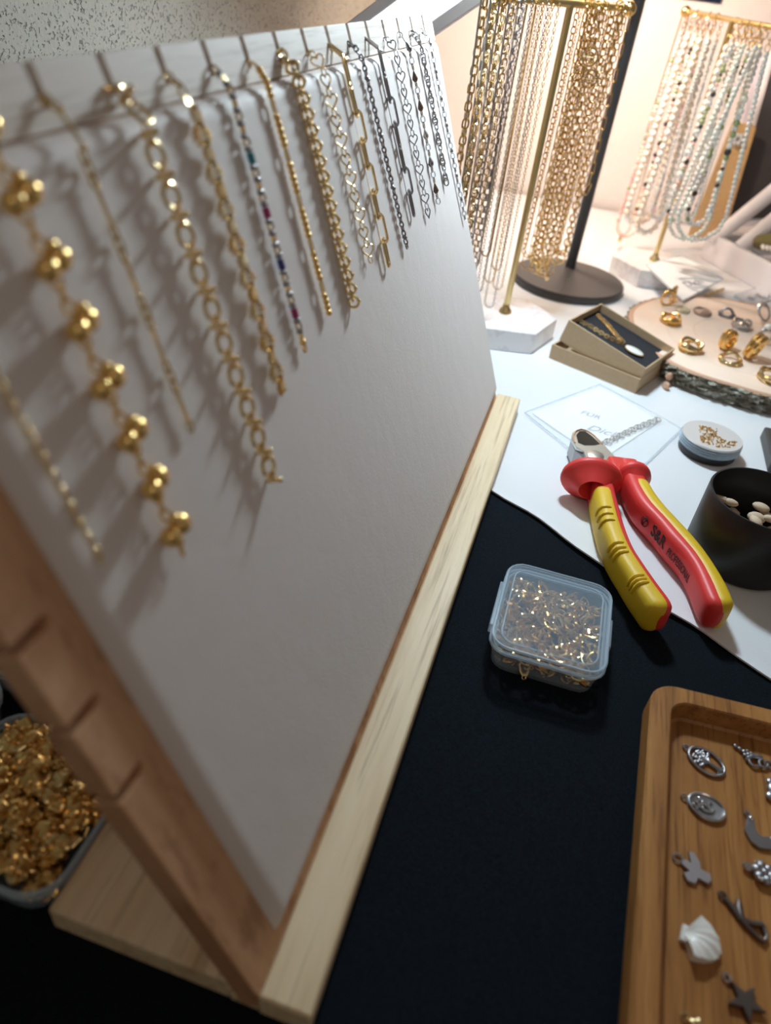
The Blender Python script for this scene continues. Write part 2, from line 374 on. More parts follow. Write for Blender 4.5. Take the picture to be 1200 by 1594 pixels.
# 3 O links
o3 = lm(link(.0060, .0066, .00068, 20, 8) if False else tube([(.0034*math.cos(a), 0, .0031*math.sin(a)) for a in np.linspace(0, 2*math.pi, 22, endpoint=False)], .00068, 8, True, up=(0, 1, 0)), M_gold2); r3 = lm(join([tube([(0, -.0022, 0), (0, .0022, 0)], .0008, 8), ball(.0010, 8, 6).xf(T(0, .0024, 0)), ball(.0010, 8, 6).xf(T(0, -.0018, 0))]), M_gold2); s3 = link(.0024, .0018, .0004, 10, 6)
bracelet('gold bracelet of open oval rings alternating with small studs', hang(SL[3], .1745, .1187, .0060), M_gold2,
         lambda i, f: [('ring', o3, 0, .0050, 0), ('link', s3, J, .0016, 0), ('stud', r3, 0, .0018, 0), ('link', s3, J, .0016, 0)][i % 4])
# 4 ribbed shells
def shellg(w_=.0060, h_=.0058, ribs=6):
    V = [(0, .0004, h_*.5)]; F = []; n = ribs*2+1; R_ = 4
    for r_ in range(1, R_+1):
        for k in range(n):
            a = -1.25+2.5*k/(n-1); rr = r_/R_; dd = .00045*(1 if k % 2 else -1)*rr
            V.append((math.sin(a)*w_*.55*rr, .0006+.0014*math.sin(math.pi*min(rr*.85, 1))+dd, h_*.5-math.cos(a)*h_*rr*(1+.03*(k % 2))))
    for k in range(n-1): F.append((0, 1+k, 2+k))
    for r_ in range(R_-1):
        for k in range(n-1): a = 1+r_*n+k; F.append((a, a+n, a+n+1, a+1))
    m_ = len(V); V += [(x, -.0003, z) for x, y, z in V]
    F += [tuple(i+m_ for i in f[::-1]) for f in F]
    rim = [0]+[1+r_*n for r_ in range(R_)]+[1+(R_-1)*n+k for k in range(1, n)]+[1+r_*n+n-1 for r_ in range(R_-2, -1, -1)]
    for i in range(len(rim)): a, b = rim[i], rim[(i+1) % len(rim)]; F.append((a, b, b+m_, a+m_))
    return G(V, F)
def leafseg():
    gs = []
    for k in range(4):
        z = .0021-.0013*k; w_ = (.0028, .0040, .0041, .0030)[k]
        for sx in (-1, 1): gs.append(tube([(0, .0006, z+.0006), (sx*w_*.5, .0014, z+.0003), (sx*w_, .0009, z-.0005)], [.0004, .00068, .0004], 6))
    return join(gs)
s4 = lm(leafseg(), M_gold2); s4b = lm(leafseg(), M_gold)
bracelet('gold bracelet of ribbed leaf shaped segments with a gold tip', hang(SL[4], .1985, .1393, .0046), M_gold2,
         lambda i, f: ('link', c2, (i % 2)*J, .0027, 0) if i < 5 else ('leaf_segment', s4b if i % 3 == 0 else s4, (.2 if i % 2 else -.15), .0050, 0))
# 5 enamel beads
c5 = link(.0025, .0019, .00045, 10, 6); cyl = lathe([(.0001, -.0016), (.0012, -.0016), (.0012, .0016), (.0001, .0016)], 10)
en = [lm(cyl, m_) for m_ in (M_blue, M_mag, M_navy, M_mag)]; sp5 = lm(join([ball(.0010, 8, 6).xf(T(-.0006, 0, 0)), ball(.0010, 8, 6).xf(T(.0007, 0, 0))]), M_steel); gd5 = lm(ball(.0013, 8, 6), M_gold)
def e5(i, f):
    if i in (16, 24, 32, 40): return ('enamel_bead', en[(16, 24, 32, 40).index(i)], 0, .0034, 0)
    if i > 44: return ('end_bead', gd5, 0, .0022, 0) if i == 45 else ('link', c5, J*(i % 2), .0022, 0)
    return ('double_bead', sp5, 0, .0019, 0) if i % 2 else ('link', c5, J*(i//2 % 2), .0018, 0)
bracelet('slender bracelet of paired beads with teal and magenta enamel spots', hang(SL[5], .2232, .1427), M_gold2, e5)
# 6 ovals + bead runs
o6 = lm(link(.0052, .0034, .00045, 16, 6), M_gold2); b6 = lm(ball(.00125, 9, 6), M_gold)
bracelet('gold bracelet of bead runs broken by single open ovals', hang(SL[6], .2503, .1465), M_gold2,
         lambda i, f: ('ring', o6, .2, .0046, 0) if i % 6 == 1 else ('bead', b6, 0, .0021, 0))
# 7 thick rollo
r7 = lm(join([link(.0042, .0042, .00065, 14, 6), ball(.0009, 8, 5).xf(T(.0021, 0, 0)), ball(.0009, 8, 5).xf(T(-.0021, 0, 0))]), M_gold2)
bracelet('thick dense gold bracelet of round interlocked links', hang(SL[7], .2752, .1421), M_gold2,
         lambda i, f: ('link', r7, (i % 2)*J+.3, .00265, 0))
# hearts
def heart_link(w_, wr): return tube([(x, 0, z) for x, z in heart_pts(w_, w_, 20)], wr, 6, True, up=(0, 1, 0))
h8 = lm(heart_link(.0052, .0004), M_gold2); c8 = link(.0030, .0018, .0003, 10, 5)
bracelet('gold wire bracelet of open hearts with a clasp ring at its end', hang(SL[8], .3045, .1487), M_gold2,
         lambda i, f: ('heart_link', h8, 2.2 if i % 4 else 2.7, .0046, 0) if i % 2 == 0 else ('link', c8, J*.9, .0026, 0))
p9 = lm(link(.0128, .0046, .00062, 22, 8), M_gold2)
bracelet('gold paperclip bracelet of long open links', hang(SL[9], .3256, .1465), M_gold2,
         lambda i, f: ('long_link', p9, (.15 if i % 2 == 0 or i < 2 else J*.85), .0104, 0))
c10 = link(.0027, .0023, .00042, 12, 6); b10 = lm(join([ball(.0011, 8, 5).xf(T(.0006, 0, .0004)), ball(.0011, 8, 5).xf(T(-.0006, 0, -.0004))]), M_steel)
bracelet('fine dark silver cable bracelet between two paperclip bracelets', hang(SL[10]-.0035, .3560, .1425), M_steel,
         lambda i, f: ('knot', b10, 0, .0020, 0) if i % 11 == 9 else ('link', c10, (i % 2)*J*.7, .0021, 0))
p11 = lm(link(.0128, .0044, .00060, 22, 8), M_steel)
bracelet('dark silver paperclip bracelet of long open links', hang(SL[11]-.003, .3782, .1498), M_steel,
         lambda i, f: ('long_link', p11, (.15 if i % 3 else J*.8) if i > 1 else .2, .0104, 0))
h12 = lm(heart_link(.0050, .00038), M_silver)
bracelet('silver wire bracelet of open hearts', hang(SL[12]-.003, .4030, .1472), M_silver,
         lambda i, f: ('heart_link', h12, 2.4 if i % 4 else 2.9, .0046, 0) if i % 2 == 0 else ('link', c8, J*.9, .0026, 0))
drop = lambda m_: lm(G(lathe([(.0002, .0026), (.0008, .0018), (.0019, -.0006), (.0021, -.0016), (.0012, -.0028), (.0002, -.0031)], 10).V*np.array([1, .7, 1]), lathe([(.0002, .0026), (.0008, .0018), (.0019, -.0006), (.0021, -.0016), (.0012, -.0028), (.0002, -.0031)], 10).F), m_)
d13 = [drop(M_steel), drop(M_resin), drop(M_resin), drop(M_silver)]
bracelet('silver bracelet with dark pear-shaped drops near the far end', hang(SL[13]-.004, .4265, .1467), M_silver,
         lambda i, f: ('drop', d13[(i//4) % 4], 0, .0052, 0) if i % 4 == 3 else ('link', c2, (i % 2)*J, .0029, 0))
tw = link(.0040, .0024, .0005, 12, 6)
bracelet('slim twisted silver bracelet, third from the right edge of the pad', hang(SL[14]-.006, .4520, .1515), M_silver,
         lambda i, f: ('link', tw, i*.8, .0027, 0))
b15 = lm(ball(.0011, 8, 6, 1, 1, 1.5), M_silver)
bracelet('fine silver bracelet with tube beads hanging along the right edge', hang(SL[15]-.012, .4785, .1259), M_silver,
         lambda i, f: ('bead', b15, 0, .0034, 0) if i % 5 == 4 else ('link', c2, (i % 2)*J, .0027, 0))
# ================================================================== pliers
def loft_rows(Q, zl, zr, z0, z1, n_st=40, k=28, ex=4.2, endz=.012):
    A_ = np.array([at(*l, zl)[:2] for l, r in Q]); B_ = np.array([at(*r, zr)[:2] for l, r in Q]); c = (A_+B_)/2
    t_ = np.gradient(c, axis=0); t_ /= np.linalg.norm(t_, axis=1)[:, None]; n = np.c_[-t_[:, 1], t_[:, 0]]
    wd = np.abs(((B_-A_)*n).sum(1))
    wd = np.maximum(wd, .0128); sA = np.linspace(0, 1, len(Q)); ss = np.linspace(0, 1, n_st); ss = 1-(1-ss)**1.25
    cx = np.interp(ss, sA, c[:, 0]); cy = np.interp(ss, sA, c[:, 1]); ww = np.interp(ss, sA, wd)
    def sm(a): 
        for _ in range(3): a = np.r_[a[0], (a[:-2]+2*a[1:-1]+a[2:])/4, a[-1]]
        return a
    cx, cy, ww = sm(cx), sm(cy), sm(ww)
    P = np.c_[cx, cy]; tt = np.gradient(P, axis=0); tt /= np.linalg.norm(tt, axis=1)[:, None]; nn = np.c_[-tt[:, 1], tt[:, 0]]
    L = np.r_[0, np.cumsum(np.linalg.norm(np.diff(P, axis=0), axis=1))]; rows = []
    for i in range(n_st):
        e = (L[-1]-L[i])/.007; sc = math.sqrt(max(1-(1-min(e, 1))**3, .02)) if e < 1 else 1
        hw = ww[i]/2*sc; zc = (z0+z1)/2+.0005; hh = (z1-z0)/2*(.35+.65*sc); row = []
        for a_ in range(k):
            a = 2*math.pi*a_/k; ca, sa = math.cos(a), math.sin(a)
            q = (abs(ca)**ex+abs(sa)**ex)**(-1/ex)
            row.append((P[i][0]+nn[i][0]*hw*ca*q, P[i][1]+nn[i][1]*hw*ca*q, zc+hh*sa*q))
        rows.append(row)
    return np.array(rows), P, nn, tt, ww
def rows_mesh(R_, cap=True):
    n, k, _ = R_.shape; V = R_.reshape(-1, 3); F = []
    for i in range(n-1):
        for j in range(k): l = (j+1) % k; F.append((i*k+j, i*k+l, (i+1)*k+l, (i+1)*k+j))
    if cap: F.append(tuple(range(k-1, -1, -1))); F.append(tuple((n-1)*k+j for j in range(k)))
    return G(V, F)
def shell_patch(R_, js, i0, i1, off):
    """raised skin over columns js, stations i0..i1 (edges tucked into the core)"""
    c = R_.mean(1, keepdims=True); D = R_-c; D /= np.linalg.norm(D, axis=2)[:, :, None]
    n = i1-i0; m = len(js); V = []; F = []
    for i in range(i0, i1):
        for q, j in enumerate(js):
            rim = q in (0, m-1) or i == i0; V.append(R_[i][j]+D[i][j]*(-.0004 if rim else off))
    for i in range(n-1):
        for q in range(m-1): a = i*m+q; F.append((a, a+1, a+m+1, a+m))
    return G(np.array(V), F)
t = thing('pliers', 'diagonal cutting pliers with red and yellow insulated handles', 'pliers', (.07, .36, ZW))
LQ = [((910, 760), (950, 733)), ((911, 772), (953, 748)), ((915, 800), (962, 785)), ((924, 845), (974, 828)), ((937, 882), (990, 866)), ((955, 915), (1008, 890)), ((973, 947), (1027, 916)), ((990, 972), (1044, 938)), ((1000, 985), (1052, 957))]
RQ = [((948, 722), (998, 748)), ((951, 735), (1006, 760)), ((957, 770), (1022, 780)), ((970, 803), (1042, 802)), ((992, 826), (1062, 822)), ((1016, 858), (1085, 846)), ((1040, 882), (1104, 872)), ((1057, 907), (1121, 900)), ((1070, 938), (1134, 922)), ((1080, 965), (1142, 943)), ((1092, 977), (1145, 956))]
RL, PL, NL, TL, WL = loft_rows(LQ, .003, .018, ZW+.0003, .0205)
RR, PR, NR, TR, WR = loft_rows(RQ, .003, .018, ZW+.0003, .0205)
kid('handle', rows_mesh(RL), M_red, t, smooth=75); kid('handle', rows_mesh(RR), M_red, t, smooth=75)
# outward side: left handle -> columns facing -x ; right handle -> +x
K = 28
def cols(Rw, side, n_top):
    c = Rw[20].mean(0); d = Rw[20]-c; j0 = max(range(K), key=lambda j: side*d[j][0]-abs(d[j][2])*.2)
    jt = max(range(K), key=lambda j: d[j][2]); stp = 1 if ((jt-j0) % K) < K/2 else -1
    return [(j0+stp*q) % K for q in range(-7, n_top+1)]
cl = cols(RL, -1, 9); cr = cols(RR, 1, 8)
gl = shell_patch(RL, cl, 6, 40, .0005); gr = shell_patch(RR, cr, 5, 40, .0006)
for g_, nm in ((gl, 'l'), (gr, 'r')):
    o = kid('grip', g_, M_yel, t, smooth=75, label='yellow rubber grip')
def ribs(Rw, js, sts):
    c = Rw.mean(1, keepdims=True); D = Rw-c; D /= np.linalg.norm(D, axis=2)[:, :, None]
    for i in sts:
        ps = [Rw[i][j]+D[i][j]*.0006 for j in js]; m_ = len(ps)
        kid('grip_rib', tube(ps, [.0011*math.sin(math.pi*(q+.5)/m_)**.5+.0001 for q in range(m_)], 8), M_yel, t)
def near_station(P, px, py, z=.018):
    q = at(px, py, z)[:2]; return int(np.argmin(np.linalg.norm(P-q, axis=1)))
jl = [j for j in cl if RL[20][j][2] > RL[20].mean(0)[2]-.002][-9:-2]
for (a, b) in ((927, 812), (944, 865), (977, 920)):
    s0 = near_station(PL, a+8, b-8); 
    for dlt in (-1, 0, 1): ribs(RL, jl, [min(max(s0+dlt, 1), 38)])
jr = [j for j in cr if abs(RR[20][j][2]-RR[20].mean(0)[2]) < .0095][3:10]
for s0 in (11, 18, 26):
    for dlt in (-1, 0, 1): ribs(RR, jr, [s0+dlt])
# guards: flared collars
def guard(c, axis, up, rx, rz, th, flare):
    M = np.eye(4); Z = unit(axis); Y = unit(np.array(up)-Z*(np.array(up)@Z)); M[:3, 0] = np.cross(Y, Z); M[:3, 1] = Y; M[:3, 2] = Z; M[:3, 3] = c
    g = lathe([(.001, -th*.2), (.45, flare*.9), (.62, flare*.55), (.85, flare*.12), (.97, 0), (1.0, -th*.5), (.97, -th), (.75, -th*1.15), (.001, -th*1.0)], 36)
    g.V = g.V*np.array([rx, rz, 1]); return g.xf(M)
gc = at(917, 752, .0145); axL = np.array([TL[2][0], TL[2][1], 0.0])
kid('guard', guard((.0385, .3975, .0160), axL, (0, 0, 1), .0190, .0150, .0042, .012), M_red, t, smooth=60)
axR = np.array([TR[2][0], TR[2][1], 0.0])
kid('guard', guard((.0635, .4140, .0138), axR, (0, 0, 1), .0120, .0120, .0040, .009), M_red, t, smooth=60)
kid('collar', box(-.0062, .0062, -.007, .012, -.008, .0085).xf(T(.0545, .4170, .0118)@RZ(math.atan2(TR[2][1], TR[2][0])+J)), M_red, t, bevel=.0025)
# head
def P2(ps, z): return [tuple(at(x, y, z)[:2]) for x, y in ps]
hd = P2([(889, 683), (891, 673), (899, 668), (914, 670), (928, 680), (938, 690), (947, 700), (961, 715), (966, 722), (930, 728), (912, 712), (908, 702), (897, 697)][::-1], .0165)
kid('head', prism(hd, .0145, .0168, .0003), M_plier, t, smooth=False)
hl = P2([(889, 684), (892, 673), (901, 669), (930, 682), (947, 702), (940, 716), (912, 716), (903, 706), (895, 700)][::-1], .0150)
kid('lower_jaw', prism(hl, .0035, .0146, .0004), M_steel, t, smooth=False, label='dark bevelled lower jaw')
rc = P2([(897, 677), (902, 671), (911, 671), (922, 679), (934, 691), (925, 693), (910, 693), (900, 689)][::-1], .0170)
kid('jaw_recess', prism(rc, .0155, .01695), mat('jaw_hollow', (.06, .075, .085), .25, 1.0), t, smooth=False, label='dark hollow of the cutting jaw')
rim = [at(x, y, .0171) for x, y in ((895, 689), (892, 679), (896, 671), (904, 668), (915, 671), (926, 679), (937, 691))]
kid('jaw_edge', tube(rim, .00055, 6), M_copper, t, label='bright ground rim of the jaw')
jc = at(927, 708, .017); kid('rivet', lathe([(.0001, .0010), (.0050, .0010), (.0056, .0006), (.0057, 0)], 28).xf(T(jc[0], jc[1], .0163)), M_plier, t)
kid('handle_neck', tube([(.047, .425, .0105), (.0465, .4120, .0115)], .0052, 10, flat=.9), M_plier, t)
kid('handle_neck', tube([(.049, .426, .0105), (.0580, .4180, .0115)], .0052, 10, flat=.9), M_plier, t)
def text_mesh(body, size, m, nm, bold=0.0, ext=.00005, shear=0):
    cu = bpy.data.curves.new(nm, 'FONT'); cu.body = body; cu.size = size; cu.extrude = ext; cu.offset = bold; cu.shear = shear
    cu.align_x = 'CENTER'; cu.align_y = 'CENTER'
    o = bpy.data.objects.new(nm, cu); C.collection.objects.link(o); bpy.context.view_layer.update()
    me = bpy.data.meshes.new_from_object(o.evaluated_get(bpy.context.evaluated_depsgraph_get())); bpy.data.objects.remove(o); bpy.data.curves.remove(cu)
    me.materials.clear(); me.materials.append(m); return me
# inner side of the right handle carries the print
def side_frame(px, py, zz):
    """frame on the inner (facing -x) wall of the right handle nearest the pixel"""
    best = None; inner = [j for j in range(K) if (RR[20][j]-RR[20].mean(0))[0] < 0 and abs(RR[20][j][2]-RR[20].mean(0)[2]) < .0085]
    for i in range(3, 38):
        for j in inner:
            v = RR[i][j]-O; d = AX@v/(AF@v)*FPX+600-px, 797-AY@v/(AF@v)*FPX-py; e = d[0]**2+d[1]**2
            if best is None or e < best[0]: best = (e, i, j)
    _, i, j = best; X = unit(np.append(PR[min(i+3, 39)]-PR[max(i-3, 0)], 0)); 
    Y = unit(RR[i][inner[len(inner)//2+3 if len(inner) > 7 else -1]]-RR[i][inner[len(inner)//2-3 if len(inner) > 7 else 0]])
    if Y[2] < 0: Y = -Y
    Z = np.cross(X, Y)
    out = RR[i][j]-RR[i].mean(0)
    if Z@out < 0: Z = -Z; X = -X
    M = np.eye(4); M[:3, 0] = X; M[:3, 1] = Y; M[:3, 2] = Z; M[:3, 3] = on_plane(px, py, RR[i][j]+Z*.00035, Z); return M
PRINTS = []
def on_side(me, M, nm):
    """bend the flat print onto the handle wall by pushing each vertex out along the frame normal"""
    o = kid(nm, me, None, t, M); PRINTS.append(o)
    Mi = np.linalg.inv(M); inner = RR[:, [j for j in range(K) if (RR[20][j]-RR[20].mean(0))[0] < .001 and abs(RR[20][j][2]-RR[20].mean(0)[2]) < .0097]].reshape(-1, 3)
    loc = inner@Mi[:3, :3].T+Mi[:3, 3]
    for v in me.vertices:
        d = (loc[:, 0]-v.co.x)**2+(loc[:, 1]-v.co.y)**2; k4 = np.argsort(d)[:4]; w_ = 1/(d[k4]+1e-9); v.co.z += float((loc[k4, 2]*w_).sum()/w_.sum())+.0003
on_side(text_mesh('S&R', .0084, M_print, 'print', .00012), side_frame(1024, 836, 0)@S(1.0, 1.25, 1), 'lettering')
on_side(text_mesh('PROFESSIONAL', .0050, M_print, 'print', 0.0), side_frame(1057, 880, 0)@S(.70, 1.4, 1), 'lettering')
lg = join([tube([(math.cos(a)*.0030, math.sin(a)*.0030, 0) for a in np.linspace(0, 2*math.pi, 24, endpoint=False)], .00028, 5, True),
           tube([(math.cos(a)*.0018, math.sin(a)*.0018, 0) for a in np.linspace(.6, 4.6, 14)], .00035, 5), tube([(-.0004, -.0022, 0), (.0002, 0, 0), (.0012, .0016, 0)], .0003, 5)])
kid('logo', lg, M_print, t, side_frame(1003, 812, 0), label='small round printed emblem')
# ================================================================== clear box of clasps
def rbox_shell(w_, h_, r, z0, z1, th, taper=.95, floor=True):
    rings = [(taper, z0), (1, z1)]; o_ = np.array(rrect(w_, h_, r)); i_ = np.array(rrect(w_-2*th, h_-2*th, max(r-th, .0005))); n = len(o_); V = []; F = []
    for P, s_, z in ((o_, taper, z0), (o_, 1, z1), (i_, 1, z1), (i_, taper, z0+th)):
        for x, y in P: V.append((x*s_, y*s_, z))
    for r_ in range(3):
        for k in range(n): l = (k+1) % n; F.append((r_*n+k, r_*n+l, (r_+1)*n+l, (r_+1)*n+k))
    if floor: F.append(tuple(range(n-1, -1, -1))); F.append(tuple(3*n+k for k in range(n)))
    return G(V, F)
def rim_tube(w_, h_, r, z, wr): return tube([(x, y, z) for x, y in rrect(w_, h_, r)], wr, 6, True, up=(0, 0, 1))
BXM = T(.0295, .2690, 0)@RZ(.0)
t = thing('storage_box', 'small clear hinged plastic box full of gold lobster clasps beside the pliers', 'box', (.0295, .2690, 0))
kid('body', rbox_shell(.0505, .0590, .008, .0003, .0135, .0009).xf(BXM), M_plas, t, smooth=50)
kid('body_rim', rim_tube(.0500, .0585, .008, .0128, .0007).xf(BXM), M_plasrim, t)
kid('lid', join([prism(rrect(.0520, .0605, .009), .0168, .0174), rbox_shell(.0528, .0612, .009, .0132, .0172, .0008, .995, False)]).xf(BXM), M_plas, t, smooth=50)
kid('lid_rim', join([rim_tube(.0522, .0606, .009, .0172, .0008), rim_tube(.0528, .0614, .009, .0134, .0007), rim_tube(.0445, .0530, .007, .0173, .0004)]).xf(BXM), M_plasrim, t)
kid('latch', box(.0262, .0280, -.0095, .0095, .0055, .0158).xf(BXM), M_plasrim, t, bevel=.0005)
kid('hinge', box(-.0285, -.0262, -.016, .016, .0095, .0150).xf(BXM), M_plasrim, t, bevel=.0005)
def clasp_g():
    p = [(x*1.12, y, z*1.12) for x, y, z in [(0, 0, .0040), (.0016, 0, .0030), (.0021, 0, .0010), (.0017, 0, -.0012), (.0008, 0, -.0026), (-.0008, 0, -.0026), (-.0017, 0, -.0010), (-.0019, 0, .0012), (-.0013, 0, .0030)]]
    return join([tube(p, [.0004, .0005, .0007, .0010, .0012, .0011, .0006, .0004, .0004], 7, True, up=(0, 1, 0)), tube([(.0009*math.cos(a), 0, -.0043+.0009*math.sin(a)) for a in np.linspace(0, 6.28, 9)[:-1]], .0003, 5, True, up=(0, 1, 0))])
me_cl = [lm(clasp_g(), M_gold2), lm(clasp_g(), M_gold)]
def scatter(n, W_, H_, z0, zf, tilt=.9, minr=.0):
    out = []; pts_ = []; tries = 0
    while len(out) < n and tries < n*60:
        tries += 1; x = rng.uniform(-W_/2, W_/2); y = rng.uniform(-H_/2, H_/2); top = zf(x, y); z = z0+(top-z0)*rng.uniform()**.5
        if any((x-a)**2+(y-b)**2+(2*(z-c))**2 < minr**2 for a, b, c in pts_): continue
        pts_.append((x, y, z)); out.append((x, y, z, rng.uniform(0, 6.28), rng.uniform(-tilt, tilt)))
    return out
for x, y, z, a, b in scatter(230, .045, .054, .0025, lambda x, y: .0115-.0035*max(0, y/.03)-.0015*math.sin(90*x), 1.0, .0027):
    solo('lobster_clasp', me_cl[int(a*10) % 2], None, 'loose gold lobster clasp in the clear hinged box beside the pliers', 'clasp', 'gold lobster clasps in the clear box', M=T(.0295+x, .2690+y, z)@RZ(a)@RX(J+b))
for k in range(26):
    solo('lobster_clasp', me_cl[k % 2], None, 'loose gold lobster clasp in the clear hinged box beside the pliers', 'clasp', 'gold lobster clasps in the clear box', M=T(.0295-.0190+.0030*(k % 13)+rng.uniform(-.001, .001), .2690-.0232+rng.uniform(-.0005, .0012), .0035+.0040*(k//13))@RZ(rng.uniform(-.5, .5))@RY(rng.uniform(0, 6.28)))
# ================================================================== gold charms in open clear boxes
heart_me = []
for w_, m_ in ((.0068, M_gold), (.0058, M_gold), (.0076, M_gold), (.0064, M_brass)):
    g = join([disc_plate(heart_pts(w_, w_, 16), .0010, .0006), tube([(.0009*math.cos(a), 0, w_*.5+.0006+.0009*math.sin(a)) for a in np.linspace(0, 6.28, 9)[:-1]], .0003, 5, True, up=(0, 1, 0))])
    heart_me.append(lm(g, m_))
def open_box(label, cx, cy, w_, h_, rot, zt, n, group, hl, zpeak):
    M = T(cx, cy, 0)@RZ(rot); t = thing('storage_box', label, 'box', (cx, cy, 0))
    kid('body', rbox_shell(w_, h_, .012, .0003, zt, .0009).xf(M), M_plas, t, smooth=50)
    kid('rim', join([rim_tube(w_+.0004, h_+.0004, .012, zt, .0009), rim_tube(w_+.0006, h_+.0006, .012, zt-.0028, .0005)]).xf(M), M_plasrim, t)
    for x, y, z, a, b in scatter(n, w_-.0075, h_-.0075, .004, lambda x, y: zt-.001+zpeak*(1-(2*x/w_)**2)*(1-(2*y/h_)**2), .55, .0036):
        q = M@np.array([x, y, z, 1])
        solo('heart_charm', heart_me[int(a*10) % 4], None, hl, 'charm', group, M=T(*q[:3])@RZ(a)@RX(J+b))
    jr = []
    for x, y, z, a, b in scatter(int(n*2.2), w_-.008, h_-.008, .005, lambda x, y: zt+zpeak*1.05*(1-(2*x/w_)**2)*(1-(2*y/h_)**2), 1.4, .001):
        jr.append(link(.0019, .0019, .00036, 8, 5).xf(M@T(x, y, z+.0008)@RZ(a)@RX(b)))
    if jr: solo('jump_rings', join(jr), M_gold, 'tiny gold jump rings mixed in with '+hl.split(' lying ')[0].replace('small ', '')+'s', 'jump rings', kind='stuff')
open_box('open clear plastic box heaped with gold heart charms behind the board foot', -.1375, .1070, .0575, .0575, 0, .0138, 230, 'gold heart charms in the large open box',
         'small gold heart charm lying in the open box next to the board foot', .008)
open_box('clear plastic box cut by the left picture edge', -.1985, .1170, .056, .050, .15, .0138, 10, 'gold heart charms at the left picture edge', 'gold heart charm lying in the box at the left picture edge', .002)
open_box('clear plastic box of gold charms half hidden by the notched board edge', -.185, .1765, .062, .056, -.05, .0138, 110, 'gold heart charms in the half hidden box',
         'gold heart charm lying in the box half hidden by the board', .008)
# ================================================================== wooden charm tray
TZ = .0135; TF = .0040
qa = np.array([.0772, .2492]); eL = unit([-.041, -1.0]); eT = unit([1.0, .068])
def tray_pt(a, b): return qa+eT*a-eL*(-b)      # a along the top edge, b down the left edge
def tray_poly(inset, r, wd=.150, hg=.200):
    c = [(inset, inset), (wd-inset, inset), (wd-inset, hg-inset), (inset, hg-inset)]; out = []
    for k, (x, y) in enumerate(c):
        sx = 1 if x < wd/2 else -1; sy = 1 if y < hg/2 else -1; ccx, ccy = x+sx*r, y+sy*r; a0 = [180, 270, 0, 90][k]
        for i in range(8): a = math.radians(a0+90*i/7); out.append(tuple(tray_pt(ccx+r*math.cos(a), ccy+r*math.sin(a))))
    return out
def tray():
    rings = [(tray_poly(.0012, .010), 0), (tray_poly(0, .011), .0015), (tray_poly(0, .011), TZ-.0010), (tray_poly(.0008, .0105), TZ), (tray_poly(.0085, .0085), TZ), (tray_poly(.0092, .0080), TZ-.0007), (tray_poly(.0100, .0075), TF+.001), (tray_poly(.0112, .0065), TF)]
    n = len(rings[0][0]); V = [(x, y, z) for P, z in rings for x, y in P]; F = []
    for r_ in range(len(rings)-1):
        for k in range(n): l = (k+1) % n; F.append((r_*n+k, r_*n+l, (r_+1)*n+l, (r_+1)*n+k)[::-1])
    F.append(tuple(range(n))); F.append(tuple((len(rings)-1)*n+k for k in range(n-1, -1, -1))); return G(V, F)
solo('wooden_tray', tray(), M_tray, 'rounded brown wooden tray holding silver charms on the black cloth', 'tray', smooth=28)
def charm(label, px, py, parts, ang, cat='charm', name='charm', z=TF, tilt=(0, 0)):
    """parts drawn in the XY plane (mm), x right, y up in the charm's own frame"""
    c = at(px, py, z); t = thing(name, label, cat, tuple(c)); M = T(c[0], c[1], z+.0002)@RZ(math.radians(ang))@RX(tilt[0])@RY(tilt[1])@S(.001)
    for nm, g, m_ in parts: kid(nm, g.xf(M), m_, t, smooth=45)
    return t
def flat(pts, h=1.0, z=0.0, bev=.25): return prism(pts, z, z+h, bev)
def arc(cx, cy, r, a0, a1, n=12, ry=None, z=.6): ry = ry or r; return [(cx+r*math.cos(math.radians(a)), cy+ry*math.sin(math.radians(a)), z) for a in np.linspace(a0, a1, n)]
def eyelet(x, y, r=1.1, m=None): return ('eyelet', tube(arc(x, y, r, 0, 330, 11), .38, 6, True), m or M_steelr)
def ell(w_, h_, n=28, cx=0, cy=0): return [(cx+w_*math.cos(2*math.pi*k/n), cy+h_*math.sin(2*math.pi*k/n)) for k in range(n)]
# tree of life: ring, trunk, branches, leaves. Eyelet up (+y)
tr = [('ring', tube([(x, y, .6) for x, y in ell(5.6, 7.6, 40)], .75, 8, True), M_steelr), ('eyelet', tube(arc(0, 9.2, 1.2, 0, 330, 11), .4, 6, True), M_steelr),
      ('trunk', join([tube([(0, -7, .6), (.2, -4, .7), (0, -1, .7), (.1, 2.5, .6)], [1.4, .9, .75, .4], 7), tube([(-.2, -5.5, .6), (-2.6, -6.4, .6)], .5, 6), tube([(.2, -5.5, .6), (2.6, -6.2, .6)], .5, 6)]), M_steelr)]
br = []
for a in range(20, 161, 20):
    x, y = 4.4*math.cos(math.radians(a)), -1+6.6*math.sin(math.radians(a)); br.append(tube([(0, -1.2, .7), (x*.5, -.6+(y+1)*.45, .7), (x, y, .6)], [.5, .4, .3], 5))
    for q in range(3): br.append(ball(.75, 7, 5, 1.2, .9, .5).xf(T(x*(.55+.2*q)+rng.uniform(-.6, .6), -1+(y+1)*(.55+.2*q)+rng.uniform(-.5, .5), .8)))
tr.append(('branches', join(br), M_steelr)); charm('openwork tree of life medallion with round eyelet, top left in the tray', 1098, 1187, tr, 62)
